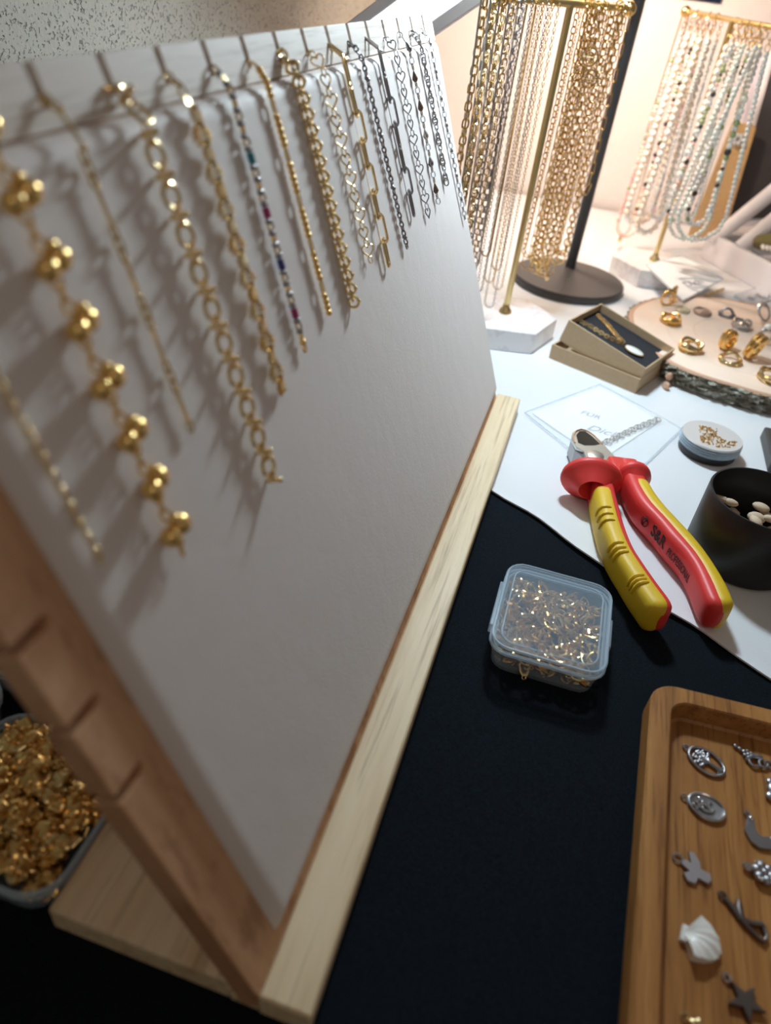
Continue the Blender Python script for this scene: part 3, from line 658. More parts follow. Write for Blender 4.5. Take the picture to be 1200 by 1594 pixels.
# christmas-tree like beaded charm with loop
ct = [('bead_row', join([ball(1.0, 9, 6, 1, 1, .8).xf(T(0, 7-1.9*k, .9)) for k in range(4)]+[ball(.9, 9, 6, 1, 1, .8).xf(T(-1.4+2.8*(k % 2), 2.2-1.6*(k//2), .9)) for k in range(4)]), M_steelr),
      ('swirl', join([tube(arc(-.5, -2.2, 3.4, -20, 250, 16, 2.6, .9), .65, 7), tube(arc(.8, -5.2, 2.2, 30, 300, 14, 1.8, .9), .6, 7), tube([(-3.4, 1.0, .9), (0, -.5, 1.2), (3.6, -3.6, .9)], .7, 7)]), M_steelr),
      ('base_loop', tube(arc(2.4, -7.0, 1.7, 0, 330, 12), .5, 6, True), M_steelr)]
charm('pointed silver charm of stacked beads and swirls under the tray top rim', 1167, 1180, ct, 62)
# face medallion
fm = [('disc', G(lathe([(.01, 0), (5.6, 0), (5.9, .6), (5.4, 1.0), (4.6, .75), (.01, .9)], 32).V*np.array([1, 1.3, 1]), lathe([(.01, 0), (5.6, 0), (5.9, .6), (5.4, 1.0), (4.6, .75), (.01, .9)], 32).F), M_steelr),
      ('raised_rim', tube([(x, y, 1.1) for x, y in ell(5.4, 7.0, 40)], .55, 7, True), M_silver),
      ('relief', join([tube(arc(.2, .4, 2.6, 60, 330, 16, 3.2, 1.3), .5, 6), tube([(-.3, 2.4, 1.2), (.6, .4, 1.9), (-.4, -.4, 1.2)], .45, 6), ball(.8, 8, 6, 1.3, .7, .6).xf(T(1.2, 1.8, 1.2)), ball(.7, 8, 6, 1.3, .7, .6).xf(T(-1.4, 1.4, 1.2)), tube(arc(0, -1.6, 1.1, 200, 340, 8, .7, 1.2), .4, 6), tube(arc(-1.0, 3.6, 1.8, 20, 200, 10, 1.3, 1.3), .6, 6), ball(.9, 8, 6, 1, 1, .6).xf(T(2.2, 3.2, 1.2))]), M_silver),
      ('eyelet', tube(arc(0, 8.6, 1.2, 0, 330, 11), .4, 6, True), M_silver)]
charm('oval silver medallion with a raised face and bright rim, left of the tray', 1098, 1258, fm, 80)
# pegasus-like gull / leaf: a curved boat-shaped charm
bt = [('leaf_body', flat([(-6.5, 2.8), (-5.6, 4.2), (-4.2, 3.8), (-2.4, 1.2), (-.2, -.6), (2.2, .2), (3.4, 2.6), (5.2, 3.6), (6.6, 2.4), (6.6, -1.6), (3.6, -5.0), (.4, -5.6), (-3.6, -3.4)][::-1], 1.3), M_steelr),
      ('highlight_tip', join([ball(1.3, 9, 6, 1, .8, .6).xf(T(-5.2, 3.2, 1.2)), ball(1.3, 9, 6, 1, .8, .6).xf(T(4.6, 2.6, 1.2))]), M_silver), eyelet(-7.4, 4.4)]
charm('crescent shaped dark silver charm with two shiny tips near the right picture edge', 1178, 1300, bt, -38)
# bee/angel charm
ag = [('body', flat([(-1.6, 5.0), (1.0, 5.2), (1.6, 2.6), (5.0, 5.4), (6.2, 3.8), (4.4, .4), (2.2, -1.0), (3.0, -4.4), (1.2, -5.8), (-1.0, -5.6), (-2.0, -2.0), (-4.8, -2.2), (-6.0, .4), (-4.4, 2.8), (-2.0, 1.6)][::-1], 1.2), mat('matt_pewter', (.42, .38, .39), .5, .9)), eyelet(-.3, 7.0, 1.7)]
charm('flat matt pewter charm of a winged figure below the oval medallion', 1081, 1358, ag, 62)
# flower cluster
fl = [('petal_cluster', join([ball(2.1, 10, 7, 1, 1, .75).xf(T(2.6*math.cos(a), 2.6*math.sin(a), 1.5)) for a in np.linspace(0, 5.2, 6)]+[ball(1.6, 10, 7, 1, 1, .8).xf(T(0, 0, 2.2))]), M_steelr), ('bail', tube(arc(-5.6, -.4, 1.6, 0, 330, 12, 1.0, 1.4), .6, 6, True), M_silver),
      ('grain', join([ball(.55, 6, 5).xf(T(rng.uniform(-4, 4), rng.uniform(-4, 4), 2.4)) for _ in range(22)]), M_silver)]
charm('bumpy silver flower charm with double bail near the right picture edge', 1186, 1363, fl, -12)
charm('silver charm cut by the right picture edge beside the oval medallion', 1204, 1232, [('body', join([ball(3.2, 12, 8, 1, 1.1, .5).xf(T(0, 0, 1)), ball(2.4, 12, 8, 1, 1, .5).xf(T(-2.4, -3.4, 1)), ball(1.8, 10, 7, 1, 1, .5).xf(T(-.6, 3.6, 1))]), M_steelr)], 10)
# scissors / stork like charm
sc_ = [('blades', join([tube([(-7, 3.4, .8), (-4.4, 2.2, .8), (0, -.6, .9)], [.9, 1.1, 1.3], 8), tube([(-2.8, 6.4, .8), (-2.0, 3.4, .8), (0, -.6, .9)], [.5, 1.5, 1.2], 8)]), mat('dark_pewter', (.16, .13, .12), .45, .9)),
       ('loops', join([tube([(0, -.6, .9), (3.4, .6, .9), (6.4, 2.4, .9)], [1.2, .9, 1.3], 8), tube([(0, -.6, .9), (4.0, -2.4, .9), (8.2, -3.4, .9), (8.6, -.6, .9), (6.6, 2.2, .9)], [1.1, .8, .8, .8, .9], 8)]), bpy.data.materials['dark_pewter']), ('eyelet', tube(arc(-7.8, 4.2, 1.3, 0, 330, 11), .45, 6, True), bpy.data.materials['dark_pewter'])]
charm('dark open scissor shaped charm above and right of the white shell', 1153, 1432, sc_, -18)
# scallop shell
def bigshell():
    g = shellg(14.0, 12.5, 9); V = g.V.copy(); V[:, 1] *= 1; out = G(np.c_[V[:, 0], V[:, 2], np.where(V[:, 1] > 0, V[:, 1], 0)], [f[::-1] for f in g.F])
    # exaggerate dome and ribs
    r = np.sqrt(out.V[:, 0]**2+(6.75-out.V[:, 1])**2)/13.5; ang = np.arctan2(out.V[:, 0], 6.75-out.V[:, 1]); top = V[:, 1] > 0
    out.V[:, 2] = np.where(top, .3+4.2*np.sin(np.clip(r*.95, 0, 1)*math.pi)**.8+.35*np.cos(ang*19)*r, 0); return out
charm('white ribbed scallop shell lying in the wooden tray', 1089, 1470, [('shell_body', bigshell(), M_shell), ('hinge', box(-2.8, 2.8, 4.6, 6.8, 0, 1.8), M_shell)], 78, 'seashell', 'seashell')
# star
st = [('star', flat([((6.4 if k % 2 == 0 else 2.8)*math.sin(math.pi*k/5), (6.4 if k % 2 == 0 else 2.8)*math.cos(math.pi*k/5)) for k in range(10)][::-1], 2.0, 0, .5), bpy.data.materials['dark_pewter']), ('eyelet', tube(arc(0, 7.8, 1.3, 0, 330, 11), .45, 6, True), M_silver)]
charm('dark pewter star charm with bright eyelet near the bottom right corner', 1158, 1562, st, 42)
charm('gold bead charm just entering at the bottom picture edge', 1074, 1597, [('bead', join([ball(1.7, 10, 7).xf(T(0, 0, 1.6)), ball(1.4, 10, 7).xf(T(2.0, 1.2, 1.4))]), M_gold2), ('eyelet', tube(arc(-1.8, 1.8, 1.2, 0, 330, 10), .4, 6, True), M_gold2)], 0)
# ================================================================== black cup with wooden pieces
CX, CY, CR, CH = .1291, .3790, .0308, .0440
t = thing('cup', 'matt black cylindrical cup with pale wooden pieces to the right of the pliers', 'cup', (CX, CY, ZW))
kid('body', lathe([(.001, ZW), (CR-.002, ZW), (CR, ZW+.002), (CR, CH-.001), (CR-.0004, CH), (CR-.0014, CH), (CR-.0018, CH-.001), (CR-.0018, ZW+.003), (.001, ZW+.0025)], 64).xf(T(CX, CY, 0)), M_black, t, smooth=50)
M_bead = mat('raw_wood_piece', (.66, .50, .36), .6)
wp = lm(join([ball(.0044, 12, 8, 1, .55, .45), tube([(.003, 0, 0), (.009, 0, 0)], [.0020, .0016], 8)]), M_bead)
wq = lm(ball(.0050, 14, 8, 1, .7, .45), M_bead)
for k in range(44):
    a = rng.uniform(0, 6.28); r_ = (CR-.011)*math.sqrt(rng.uniform()); z_ = .010+.021*(k/44)
    solo('wooden_piece', wp if k % 2 else wq, None, 'pale wooden craft piece inside the black cup', 'craft piece', 'wooden pieces in the black cup', M=T(CX+r_*math.cos(a), CY+r_*math.sin(a), z_)@RZ(rng.uniform(0, 6.28))@RX(rng.uniform(-.6, .6)))
qp = at(1196, 800, .028); solo('white_piece', ball(.0052, 16, 10, 1, .8, .7).xf(T(CX+.017, CY-.003, .0285)), M_white, 'white rounded piece on top of the wooden ones in the cup', 'craft piece')
cc = at(1222, 965, .02)
solo('jar', lathe([(.001, ZW), (.0190, ZW), (.0205, ZW+.002), (.0205, .0200), (.0195, .0215), (.001, .0215)], 40).xf(T(.1705, .3215, 0)), M_black, 'black lidded jar cut by the right picture edge below the cup', 'jar', smooth=50)
# ================================================================== tin of gold beads
tx, ty = .1168, .4975; TR_ = .0208; TH = .0150
t = thing('bead_jar', 'round clear-lidded jar with black base and gold glitter label beyond the cup', 'jar', (tx, ty, ZW))
kid('base', lathe([(.001, ZW), (TR_-.0018, ZW), (TR_-.001, ZW+.001), (TR_-.001, .0085), (.001, .0085)], 56).xf(T(tx, ty, 0)), M_black, t, smooth=50)
kid('clear_collar', lathe([(TR_-.0006, .0070), (TR_, .0075), (TR_, TH-.002), (TR_-.0008, TH-.0006)], 56).xf(T(tx, ty, 0)), M_plasrim, t)
kid('thread', join([tube([(tx+(TR_+.0001)*math.cos(a), ty+(TR_+.0001)*math.sin(a), z_) for a in np.linspace(0, 2*math.pi, 48, endpoint=False)], .0004, 5, True, up=(0, 0, 1)) for z_ in (.0088, .0106, .0124)]), M_plasrim, t)
M_lid = mat('lid_painted_reflection', (.90, .92, .94), .10, .35, coat=1.0)  # bright reflection on the lid put into a white, less metallic colour
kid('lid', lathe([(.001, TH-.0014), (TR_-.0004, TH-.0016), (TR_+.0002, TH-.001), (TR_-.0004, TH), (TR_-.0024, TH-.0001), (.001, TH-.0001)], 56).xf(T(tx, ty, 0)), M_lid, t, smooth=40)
gl_ = []
for _ in range(420):
    a = rng.uniform(0, 6.28); r_ = (TR_-.0045)*math.sqrt(rng.uniform()); x, y = r_*math.cos(a), r_*math.sin(a)
    if x > -.009 and (x-.010)**2+(y-.004)**2 > .00005 and y < .011: gl_.append(ball(.00055, 6, 4).xf(T(tx+x, ty+y, TH+.0002)))
kid('gold_grains', join(gl_), M_gold, t, stuff=True)
# ================================================================== card in clear bag with chain
cq = [at(x, y, ZW+.001)[:2] for x, y in ((829, 643), (934, 603), (1026, 655), (935, 716))]
t = thing('gift_card', 'white handwritten card in a clear bag under the plier jaws', 'card', (float(np.mean([q[0] for q in cq])), float(np.mean([q[1] for q in cq])), ZW))
kid('card_sheet', prism([tuple(q) for q in cq][::-1], ZW+.0002, ZW+.0010), M_card, t, smooth=False)
bq = [at(x, y, ZW+.0016)[:2] for x, y in ((817, 642), (934, 598), (1061, 667), (1004, 722), (930, 733))]
kid('film', prism([tuple(q) for q in bq][::-1], ZW+.0013, ZW+.0015), M_bag, t, smooth=False)
kid('film_seam', tube([(q[0], q[1], ZW+.0015) for q in bq], .00045, 6, True, up=(0, 0, 1)), M_plasrim, t)
def scribble(me, px0, py0, px1, py1, z, t, nm='handwriting'):
    a = at(px0, py0, z); b = at(px1, py1, z); d = b-a; M = T((a[0]+b[0])/2, (a[1]+b[1])/2, z)@RZ(math.atan2(d[1], d[0])); kid(nm, me, None, t, M)
scribble(text_mesh('FÜR', .0085, M_ink, 'ink', .00005, shear=.15), 900, 640, 938, 652, ZW+.0011, t)
scribble(text_mesh('Dich', .0120, M_ink, 'ink', .00005, shear=.45), 912, 664, 962, 678, ZW+.0011, t)
def chain_g(P, g, adv, tws=(0, J), nrm=(0, 0, 1)):
    L = plen(P); n = int(L/adv); q, tn, _ = resample(P, [adv*(i+.5) for i in range(n)])
    return join([g.xf(frame(q[i], tn[i], nrm, tws[i % len(tws)])) for i in range(n)])
ch = [at(x, y, ZW+.0028) for x, y in ((934, 692), (955, 683), (985, 668), (1008, 659), (1026, 652))]
solo('bracelet', chain_g(ch, link(.0054, .0044, .0005, 12, 6), .0038, (.15, 1.2)), mat('bright_silver', (.86, .86, .84), .3, .5), 'silver link bracelet lying across the handwritten card in its clear bag', 'bracelet')
# ---- second and third bags further back
def back_card(label, quad, name='gift_card', mt=M_card, z=ZW+.0002):
    P = [at(x, y, z)[:2] for x, y in quad]; t = thing(name, label, 'card', (float(np.mean([q[0] for q in P])), float(np.mean([q[1] for q in P])), z))
    kid('card_sheet', prism([tuple(q) for q in P][::-1], z, z+.0012), mt, t, smooth=False)
    kid('film_seam', tube([(q[0], q[1], z+.0015) for q in P], .0005, 6, True, up=(0, 0, 1)), M_plasrim, t); return t
t2 = back_card('white handwritten card in clear bag behind the wood slice', ((1005, 414), (1060, 398), (1125, 436), (1062, 470)), z=.0204)
scribble(text_mesh('Dich', .016, M_ink, 'ink', .00005, shear=.4), 1054, 446, 1100, 436, .0219, t2)
chn = [at(x, y, ZW+.0030) for x, y in ((1098, 460), (1113, 455), (1128, 449))]
solo('bracelet', chain_g(chn, link(.0040, .0030, .0006, 10, 6), .0030, (.25, 1.3)), M_gold2, 'pale gold link bracelet poking out behind the wood slice', 'bracelet')
t3 = back_card('greyish clear bag with a fine chain at the right edge behind the wood slice', ((1142, 462), (1185, 446), (1235, 462), (1215, 492), (1172, 480)), 'bag', mat('grey_film', (.62, .62, .66), .3))
zz = [at(1165+7*k, 462+5*math.sin(2.2*k), ZW+.0026) for k in range(6)]
solo('necklace', chain_g(zz, link(.0034, .0028, .0005, 10, 5), .0028, (.25, 1.3)), M_silver, 'coiled silver chain lying on the greyish bag at the right edge', 'necklace')
# ================================================================== kraft gift box
A0 = np.array([-.0085, .5965]); B0 = np.array([.0650, .5655]); e1 = unit(B0-A0); e2 = np.array([-e1[1], e1[0]]); kw = float(np.linalg.norm(B0-A0)); kd = .0640
KM = np.eye(4); KM[:2, 0] = e1; KM[:2, 1] = e2; KM[:3, 3] = (A0[0], A0[1], ZW)
def tub(w_, d_, h_, th):
    return join([box(0, w_, 0, d_, 0, th), box(0, w_, 0, th, th, h_), box(0, w_, d_-th, d_, th, h_), box(0, th, th, d_-th, th, h_), box(w_-th, w_, th, d_-th, th, h_)])
solo('upturned_lid', tub(kw, kd, .0125, .0013).xf(KM), M_kraft, 'kraft cardboard lid lying upturned under the tilted gift box', 'box', smooth=False)
tilt = .200; w2, d2, h2 = kw-.0050, kd-.0045, .0195
UM = KM@T(kw-.0025, .0022, .0024)@RY(tilt)@T(-w2, 0, 0)
c_ = UM@np.array([w2/2, d2/2, 0, 1])
t = thing('gift_box', 'kraft cardboard gift box with black foam, resting tilted inside its lid', 'box', tuple(c_[:3]))
kid('box_body', tub(w2, d2, h2, .0013).xf(UM), M_kraft, t, smooth=False, bevel=.0003)
kid('foam_insert', box(.0014, w2-.0014, .0014, d2-.0014, .0014, h2-.0065).xf(UM), M_foam, t, smooth=False)
fp = (UM@np.array([0, 0, h2-.0065, 1]))[:3]; fn = (UM@np.array([0, 0, 1, 0]))[:3]
onf = lambda x, y, o=.0012: on_plane(x, y, fp+fn*o, fn)
t = thing('necklace', 'gold curb necklace with shiny oval pendant laid on black foam in the gift box', 'necklace', tuple(onf(975, 538)))
lk = link(.0040, .0028, .0005, 12, 6)
kid('chain', chain_g([onf(930, 490), onf(945, 505), onf(962, 525), onf(972, 534)], lk, .0027, (.45, 1.1), fn), M_gold2, t)
kid('chain', chain_g([onf(903, 500), onf(922, 510), onf(948, 526), onf(970, 535)], lk, .0027, (.45, 1.1), fn), M_gold2, t)
pc = onf(987, 546, .0016); M_pend = mat('pendant_painted_reflection', (.93, .97, .94), .12, .15, coat=1.0)  # pendant's pale colour stands in for the light bar mirrored in it
PM = frame(pc, onf(1000, 553)-onf(974, 539), fn)
kid('pendant', disc_plate([(.0052*math.cos(a), .0078*math.sin(a)) for a in np.linspace(0, 2*math.pi, 28, endpoint=False)], .0010, .0006).xf(PM), M_pend, t)
kid('pendant_rim', tube([(.0054*math.cos(a), 0, .0080*math.sin(a)) for a in np.linspace(0, 2*math.pi, 28, endpoint=False)], .0005, 6, True, up=(0, 1, 0)).xf(PM), M_gold, t)
# ================================================================== wood slice
WX, WY, WRr, WH = .1627, .6883, .1125, .0185
def wob(a): return 1+.030*math.sin(2*a+.6)+.014*math.sin(5*a+1)+.006*math.sin(11*a)
t = thing('wood_slice', 'round log slice with rough bark used as a ring display', 'wood slice', (WX, WY, ZW))
M_bark = mat('bark', (.16, .15, .12), .95); _n = noise(M_bark, 130, 5, rough=.65); ramp(M_bark, _n, [(.32, (.10, .085, .06)), (.50, (.27, .25, .20)), (.66, (.58, .58, .52))]); bump(M_bark, _n, .003, .9)
M_face = mat('sawn_face', (.84, .66, .54), .65); _n = noise(M_face, 20, 4, (1, 1, 1)); ramp(M_face, _n, [(.3, (.80, .60, .47)), (.7, (.88, .72, .61))])
V = []; F = []; na, nz = 260, 12
brk = np.zeros((na, nz+1))
for k in range(na):
    for j in range(nz+1):
        a = 2*math.pi*k/na
        brk[k, j] = .0016*math.sin(37*a+5*math.sin(j*.9+7*a))+.0013*math.sin(61*a-1.7*j)+.0010*math.sin(23*a+2.1*j)+rng.uniform(-.0010, .0010)
for k in range(na):
    a = 2*math.pi*k/na
    for j in range(nz+1):
        f_ = j/nz; r_ = (WRr-.001)*wob(a)+brk[k, j]*(1 if 0 < j < nz else .4)-.004*(1-f_)**2; V.append((WX+r_*math.cos(a), WY+r_*math.sin(a), ZW+.0002+(WH-ZW-.0006)*f_))
for k in range(na):
    l = (k+1) % na
    for j in range(nz): F.append((k*(nz+1)+j, l*(nz+1)+j, l*(nz+1)+j+1, k*(nz+1)+j+1))
V += [(WX, WY, ZW+.0002)]; F += [(k*(nz+1), len(V)-1, ((k+1) % na)*(nz+1)) for k in range(na)]
kid('bark', G(V, F), M_bark, t, smooth=60)
rg = lathe([(.001, 0), (.30, 0), (.955, 0)], 120); V = rg.V.copy(); a_ = np.arctan2(V[:, 1], V[:, 0]); r_ = np.hypot(V[:, 0], V[:, 1])*(WRr)*np.array([wob(q) for q in a_])
kid('sawn_face', G(np.c_[WX+r_*np.cos(a_), WY+r_*np.sin(a_), np.full(len(V), WH)], rg.F), M_face, t)
rim = G(np.vstack([np.c_[WX+s_*WRr*np.cos(q)*w_, WY+s_*WRr*np.sin(q)*w_, z_] for q in np.linspace(0, 2*math.pi, 120, endpoint=False) for w_ in (wob(q),) for s_, z_ in ((.950, WH+.0001), (.975, WH+.0004), (.992, WH-.0014))]), [(k*3+j, ((k+1) % 120)*3+j, ((k+1) % 120)*3+j+1, k*3+j+1) for k in range(120) for j in (0, 1)])
kid('inner_bark', rim, mat('inner_bark', (.62, .38, .26), .8), t)
for q in range(3):
    rr_ = .25+.22*q
    kid('growth_ring', tube([(WX+rr_*WRr*wob(a)*math.cos(a), WY+rr_*WRr*wob(a)*math.sin(a), WH-.0001) for a in np.linspace(0, 2*math.pi, 90, endpoint=False)], .0003, 4, True, up=(0, 0, 1)), mat('ring_line', (.70, .50, .40), .7), t)
for k, (px_, py_, zz_) in enumerate(((1038, 566, .013), (1034, 585, .009), (1029, 600, .004))):
    q = at(px_, py_, zz_); kid('bark_chip', ball(.0042, 6, 4, 1.1, .7, .9).xf(T(q[0]+.004, q[1]+.001, zz_)@RZ(k)), bpy.data.materials['inner_bark'], t, smooth=False)
# rings on the slice
def ring_g(R_, wr, flat_=1.0, wavy=0, n=36, beads=0):
    P = []; rr = []
    for k in range(n):
        a = 2*math.pi*k/n; P.append((R_*math.cos(a), wavy*math.sin(3*a), R_*math.sin(a))); rr.append(wr*(1+.9*max(0, math.sin(a))**2*flat_))
    return tube(P, rr, 8, True, up=(0, 1, 0))
def finger_ring(label, px, py, m_, mode, rz, extra=None, R_=.0085, wr=.0011, tilt_=0.0, wv=0.0, stone=None):
    b = at(px, py, WH); t = thing('ring', label, 'ring', (b[0], b[1], WH))
    if mode == 'stand': M = T(b[0], b[1], WH+R_+wr*.6)@RZ(rz)@RX(tilt_)
    else: M = T(b[0], b[1], WH+wr*1.6)@RZ(rz)@RX(J+tilt_)
    kid('band', ring_g(R_, wr, 1.0, wv).xf(M), m_, t)
    if extra == 'double': kid('second_band', ring_g(R_*.98, wr, 1.0, -wv).xf(M@T(0, wr*1.9, 0)), m_, t)
    if extra == 'domes': kid('setting', join([ball(.0022, 10, 7, 1, 1, .8).xf(M@T(R_*math.cos(a), 0, R_*math.sin(a))) for a in (.9, 1.25, 1.6, 1.95, 2.3)]), m_, t)
    if extra == 'pearl': kid('pearl', ball(.0034, 14, 9).xf(M@T(0, .001, R_+.002)), M_pearl, t)
    if extra == 'plate': kid('plate', disc_plate([(.0045*math.cos(a), .0080*math.sin(a)) for a in np.linspace(0, 6.28, 22)[:-1]], .0010, .0005).xf(M@T(0, -.002, R_)@RX(J)), stone or m_, t)
finger_ring('gold band ring with round studs standing at the far left of the slice', 1036, 476, M_gold, 'stand', .5, 'domes', .0070)
finger_ring('pale gold slim ring standing beside the studded one at the far left', 1044, 470, M_gold2, 'stand', 1.2, None, .0070, .0010)
finger_ring('gold twisted ring lying flat left on the slice', 1042, 502, M_gold, 'lie', .3, 'double', .0082, .0014, .12, .0012)
finger_ring('gold chunky double ring lying near the left rim of the slice', 1073, 545, M_gold2, 'lie', -.4, 'double', .0088, .0016, .16, .0012)
finger_ring('pale green oval mesh ring near the far rim', 1062, 484, mat('pale_green_gilt', (.72, .74, .62), .3, .9), 'lie', .1, 'plate', .0060, .0010, .1)
finger_ring('taupe filigree oval ring near the far rim', 1092, 488, mat('taupe_metal', (.50, .40, .36), .4, .8), 'lie', .2, 'plate', .0075, .0012, .1)
finger_ring('dark gunmetal knot ring in the middle of the far row', 1130, 491, M_steel, 'lie', -.2, 'domes', .0072, .0013, .2, .0015)
finger_ring('silver wide ring lying left of the far right silver pair', 1152, 510, M_silver, 'lie', .1, 'double', .0075, .0015, .1, .001)
finger_ring('silver oval ring upright near the right picture edge', 1183, 500, M_silver, 'stand', .9, 'plate', .0082, .0012, -.7)
finger_ring('polished gold wide band standing upright in the middle of the slice', 1130, 545, M_gold, 'stand', .8, 'double', .0068, .0018)
finger_ring('gold lumpy ring lying in front of the upright wide band', 1135, 563, M_gold2, 'lie', -.3, 'domes', .0085, .0015, .2, .001)
finger_ring('large glossy gold ring standing toward the right picture edge', 1170, 560, M_gold, 'stand', 1.0, 'double', .0088, .0021, .25)
finger_ring('silver ring with round pearl behind the large gold ring', 1185, 536, M_silver, 'stand', .3, 'pearl', .0065, .0012)
finger_ring('gold double ring cut by the right picture edge at the near rim', 1198, 592, M_gold2, 'lie', .2, 'double', .0095, .0016, .15, .0012)
# ================================================================== desk lamp with black pole
LX, LY = -.0125, .7936
t = thing('desk_lamp', 'desk lamp with round dark base and thin black pole', 'lamp', (LX, LY, ZW))
kid('base', lathe([(.001, ZW), (.0570, ZW), (.0580, ZW+.001), (.0580, .0085), (.0572, .0095), (.001, .0095)], 72).xf(T(LX, LY, 0)), M_blackg, t, smooth=40)
kid('pole', tube([(-.0141, .8281, .0095), (-.0141, .8281, .350)], .0056, 24), M_blackg, t)
kid('lamp_head', lathe([(.001, .352), (.045, .350), (.055, .343), (.055, .338), (.001, .338)], 48).xf(T(-.02, .875, 0)), M_blackg, t, smooth=50)
kid('light_disc', lathe([(.001, .3375), (.048, .3375), (.048, .3370), (.001, .3370)], 40).xf(T(-.02, .875, 0)), mat('warm_led', (1, .8, .5), .5, emit=(1, .72, .38), es=6), t, label='warm glowing disc')
kid('arm', tube([(-.0141, .8281, .345), (-.02, .875, .347)], .005, 10), M_blackg, t)
# ================================================================== white light bar behind the board
t = thing('light_bar', 'slanted white LED light bar rising behind the far end of the board', 'lamp', (-.172, .61, .217))
sd = unit([.8, 0, .6]); pd = unit([-.6, 0, .8]); bc = np.array([-.139, .600, .219]); ydir = unit([0, -.985, -.17])
LM = np.eye(4); LM[:3, 0] = sd; LM[:3, 2] = pd; LM[:3, 1] = np.cross(pd, sd); LM[:3, 3] = bc
kid('housing', box(-.10, .30, .0012, .012, 0, .0390).xf(LM), M_white, t, bevel=.002)
kid('diffuser', box(-.094, .294, .0000, .0010, .0095, .0300).xf(LM), mat('led_diffuser', (.9, .95, 1), .5, emit=(.82, .93, 1.0), es=7), t, smooth=False, label='glowing white strip')
kid('frame_edge', box(-.10, .30, -.0012, .0011, .0, .0085).xf(LM), M_white, t, bevel=.0008); kid('frame_edge', box(-.10, .30, -.0012, .0011, .0310, .0390).xf(LM), M_white, t, bevel=.0008)
kid('stand', tube([(-.185, .64, ZW), (-.185, .612, .180)], .005, 12), M_white, t)
# ================================================================== necklace stands
def projy(p): v = np.array(p)-O; return 600+FPX*(v@AX)/(v@AF), 797-FPX*(v@AY)/(v@AF)
def z_for_y(x, y, py):
    zs = np.linspace(0.004, .24, 237); return float(zs[int(np.argmin([abs(projy((x, y, z))[1]-py) for z in zs]))])
M_marble = mat('white_marble', (.84, .83, .84), .3); _n = noise(M_marble, 26, 6, rough=.6); ramp(M_marble, _n, [(.46, (.88, .87, .88)), (.50, (.78, .73, .77)), (.54, (.88, .87, .88))])
def stand(label, cx, cy, dirv, half, rot0, zt=.2445):
    t = thing('necklace_stand', label, 'jewellery stand', (cx, cy, ZW))
    hx = [(cx+.0465*math.cos(rot0+k*math.pi/3), cy+.0465*math.sin(rot0+k*math.pi/3)) for k in range(6)]
    kid('marble_base', prism(hx, ZW, .0200), M_marble, t, smooth=False, bevel=.0008)
    kid('post', tube([(cx, cy, .020), (cx, cy, zt)], .0026, 16), M_brass, t)
    kid('post_foot', lathe([(.001, .0195), (.0058, .0200), (.0054, .0225), (.0034, .0245), (.0028, .028)], 24).xf(T(cx, cy, 0)), M_brass, t)
    d = np.array([dirv[0], dirv[1], 0]); a = np.array([cx, cy, zt])+d*half; b = np.array([cx, cy, zt])-d*half
    kid('cross_bar', tube([a, b], .0024, 14), M_brass, t)
    for e in (a, b): kid('end_ball', ball(.0052, 18, 12).xf(T(*e)), M_gold, t)
    return t
D1 = unit((.0380, .0765)); C1 = (-.0556, .6295); Z1 = .2445
D3 = unit((-.0401, .0905)); C3 = (.0724, .8751); Z3 = .2430
stand('brass T-bar necklace stand on white marble base in front of the desk lamp', *C1, D1, .0855, math.radians(-47))
stand('brass T-bar necklace stand hung with bead necklaces on the right', *C3, D3, .099, math.radians(-47), Z3)
def s_for_px(Cc, D, Z, px):
    ss = np.linspace(-.12, .12, 481); return float(ss[int(np.argmin([abs(projy((Cc[0]+D[0]*q, Cc[1]+D[1]*q, Z))[0]-px) for q in ss]))])
def loop_path(Cc, D, Z, s, zb, wtop, wbot, axis=None, drift=0.0):
    base = np.array([Cc[0]+D[0]*s, Cc[1]+D[1]*s, 0]); n = np.array([-D[1], D[0], 0]) if axis is None else np.array(axis, float); dr = np.array([D[0], D[1], 0])*drift
    P = []
    P.append(base+n*wtop/2+np.array([0, 0, Z-.001])); H_ = Z-zb
    for a in (.15, .35, .55, .75, .9): P.append(base+dr*a+n*(wtop/2+(wbot-wtop)/2*a)+np.array([0, 0, Z-a*(H_-wbot/2)]))
    for a in np.linspace(0, math.pi, 7): P.append(base+dr+n*(wbot/2*math.cos(a))+np.array([0, 0, zb+wbot/2-wbot/2*math.sin(a)]))
    for a in (.9, .75, .55, .35, .15): P.append(base+dr*a-n*(wtop/2+(wbot-wtop)/2*a)+np.array([0, 0, Z-a*(H_-wbot/2)]))
    P.append(base-n*wtop/2+np.array([0, 0, Z-.001]))
    for a in (.25, .5, .75): P.append(base+n*(-wtop/2*math.cos(a*math.pi))+np.array([0, 0, Z+.0026*math.sin(a*math.pi)]))
    return np.array(P+[P[0]])
g_thick = link(.0066, .0046, .00070, 12, 6); g_oval = link(.0050, .0034, .00045, 10, 5); g_fine = link(.0026, .0016, .00028, 8, 4); g_clip = link(.0100, .0032, .00045, 12, 5)
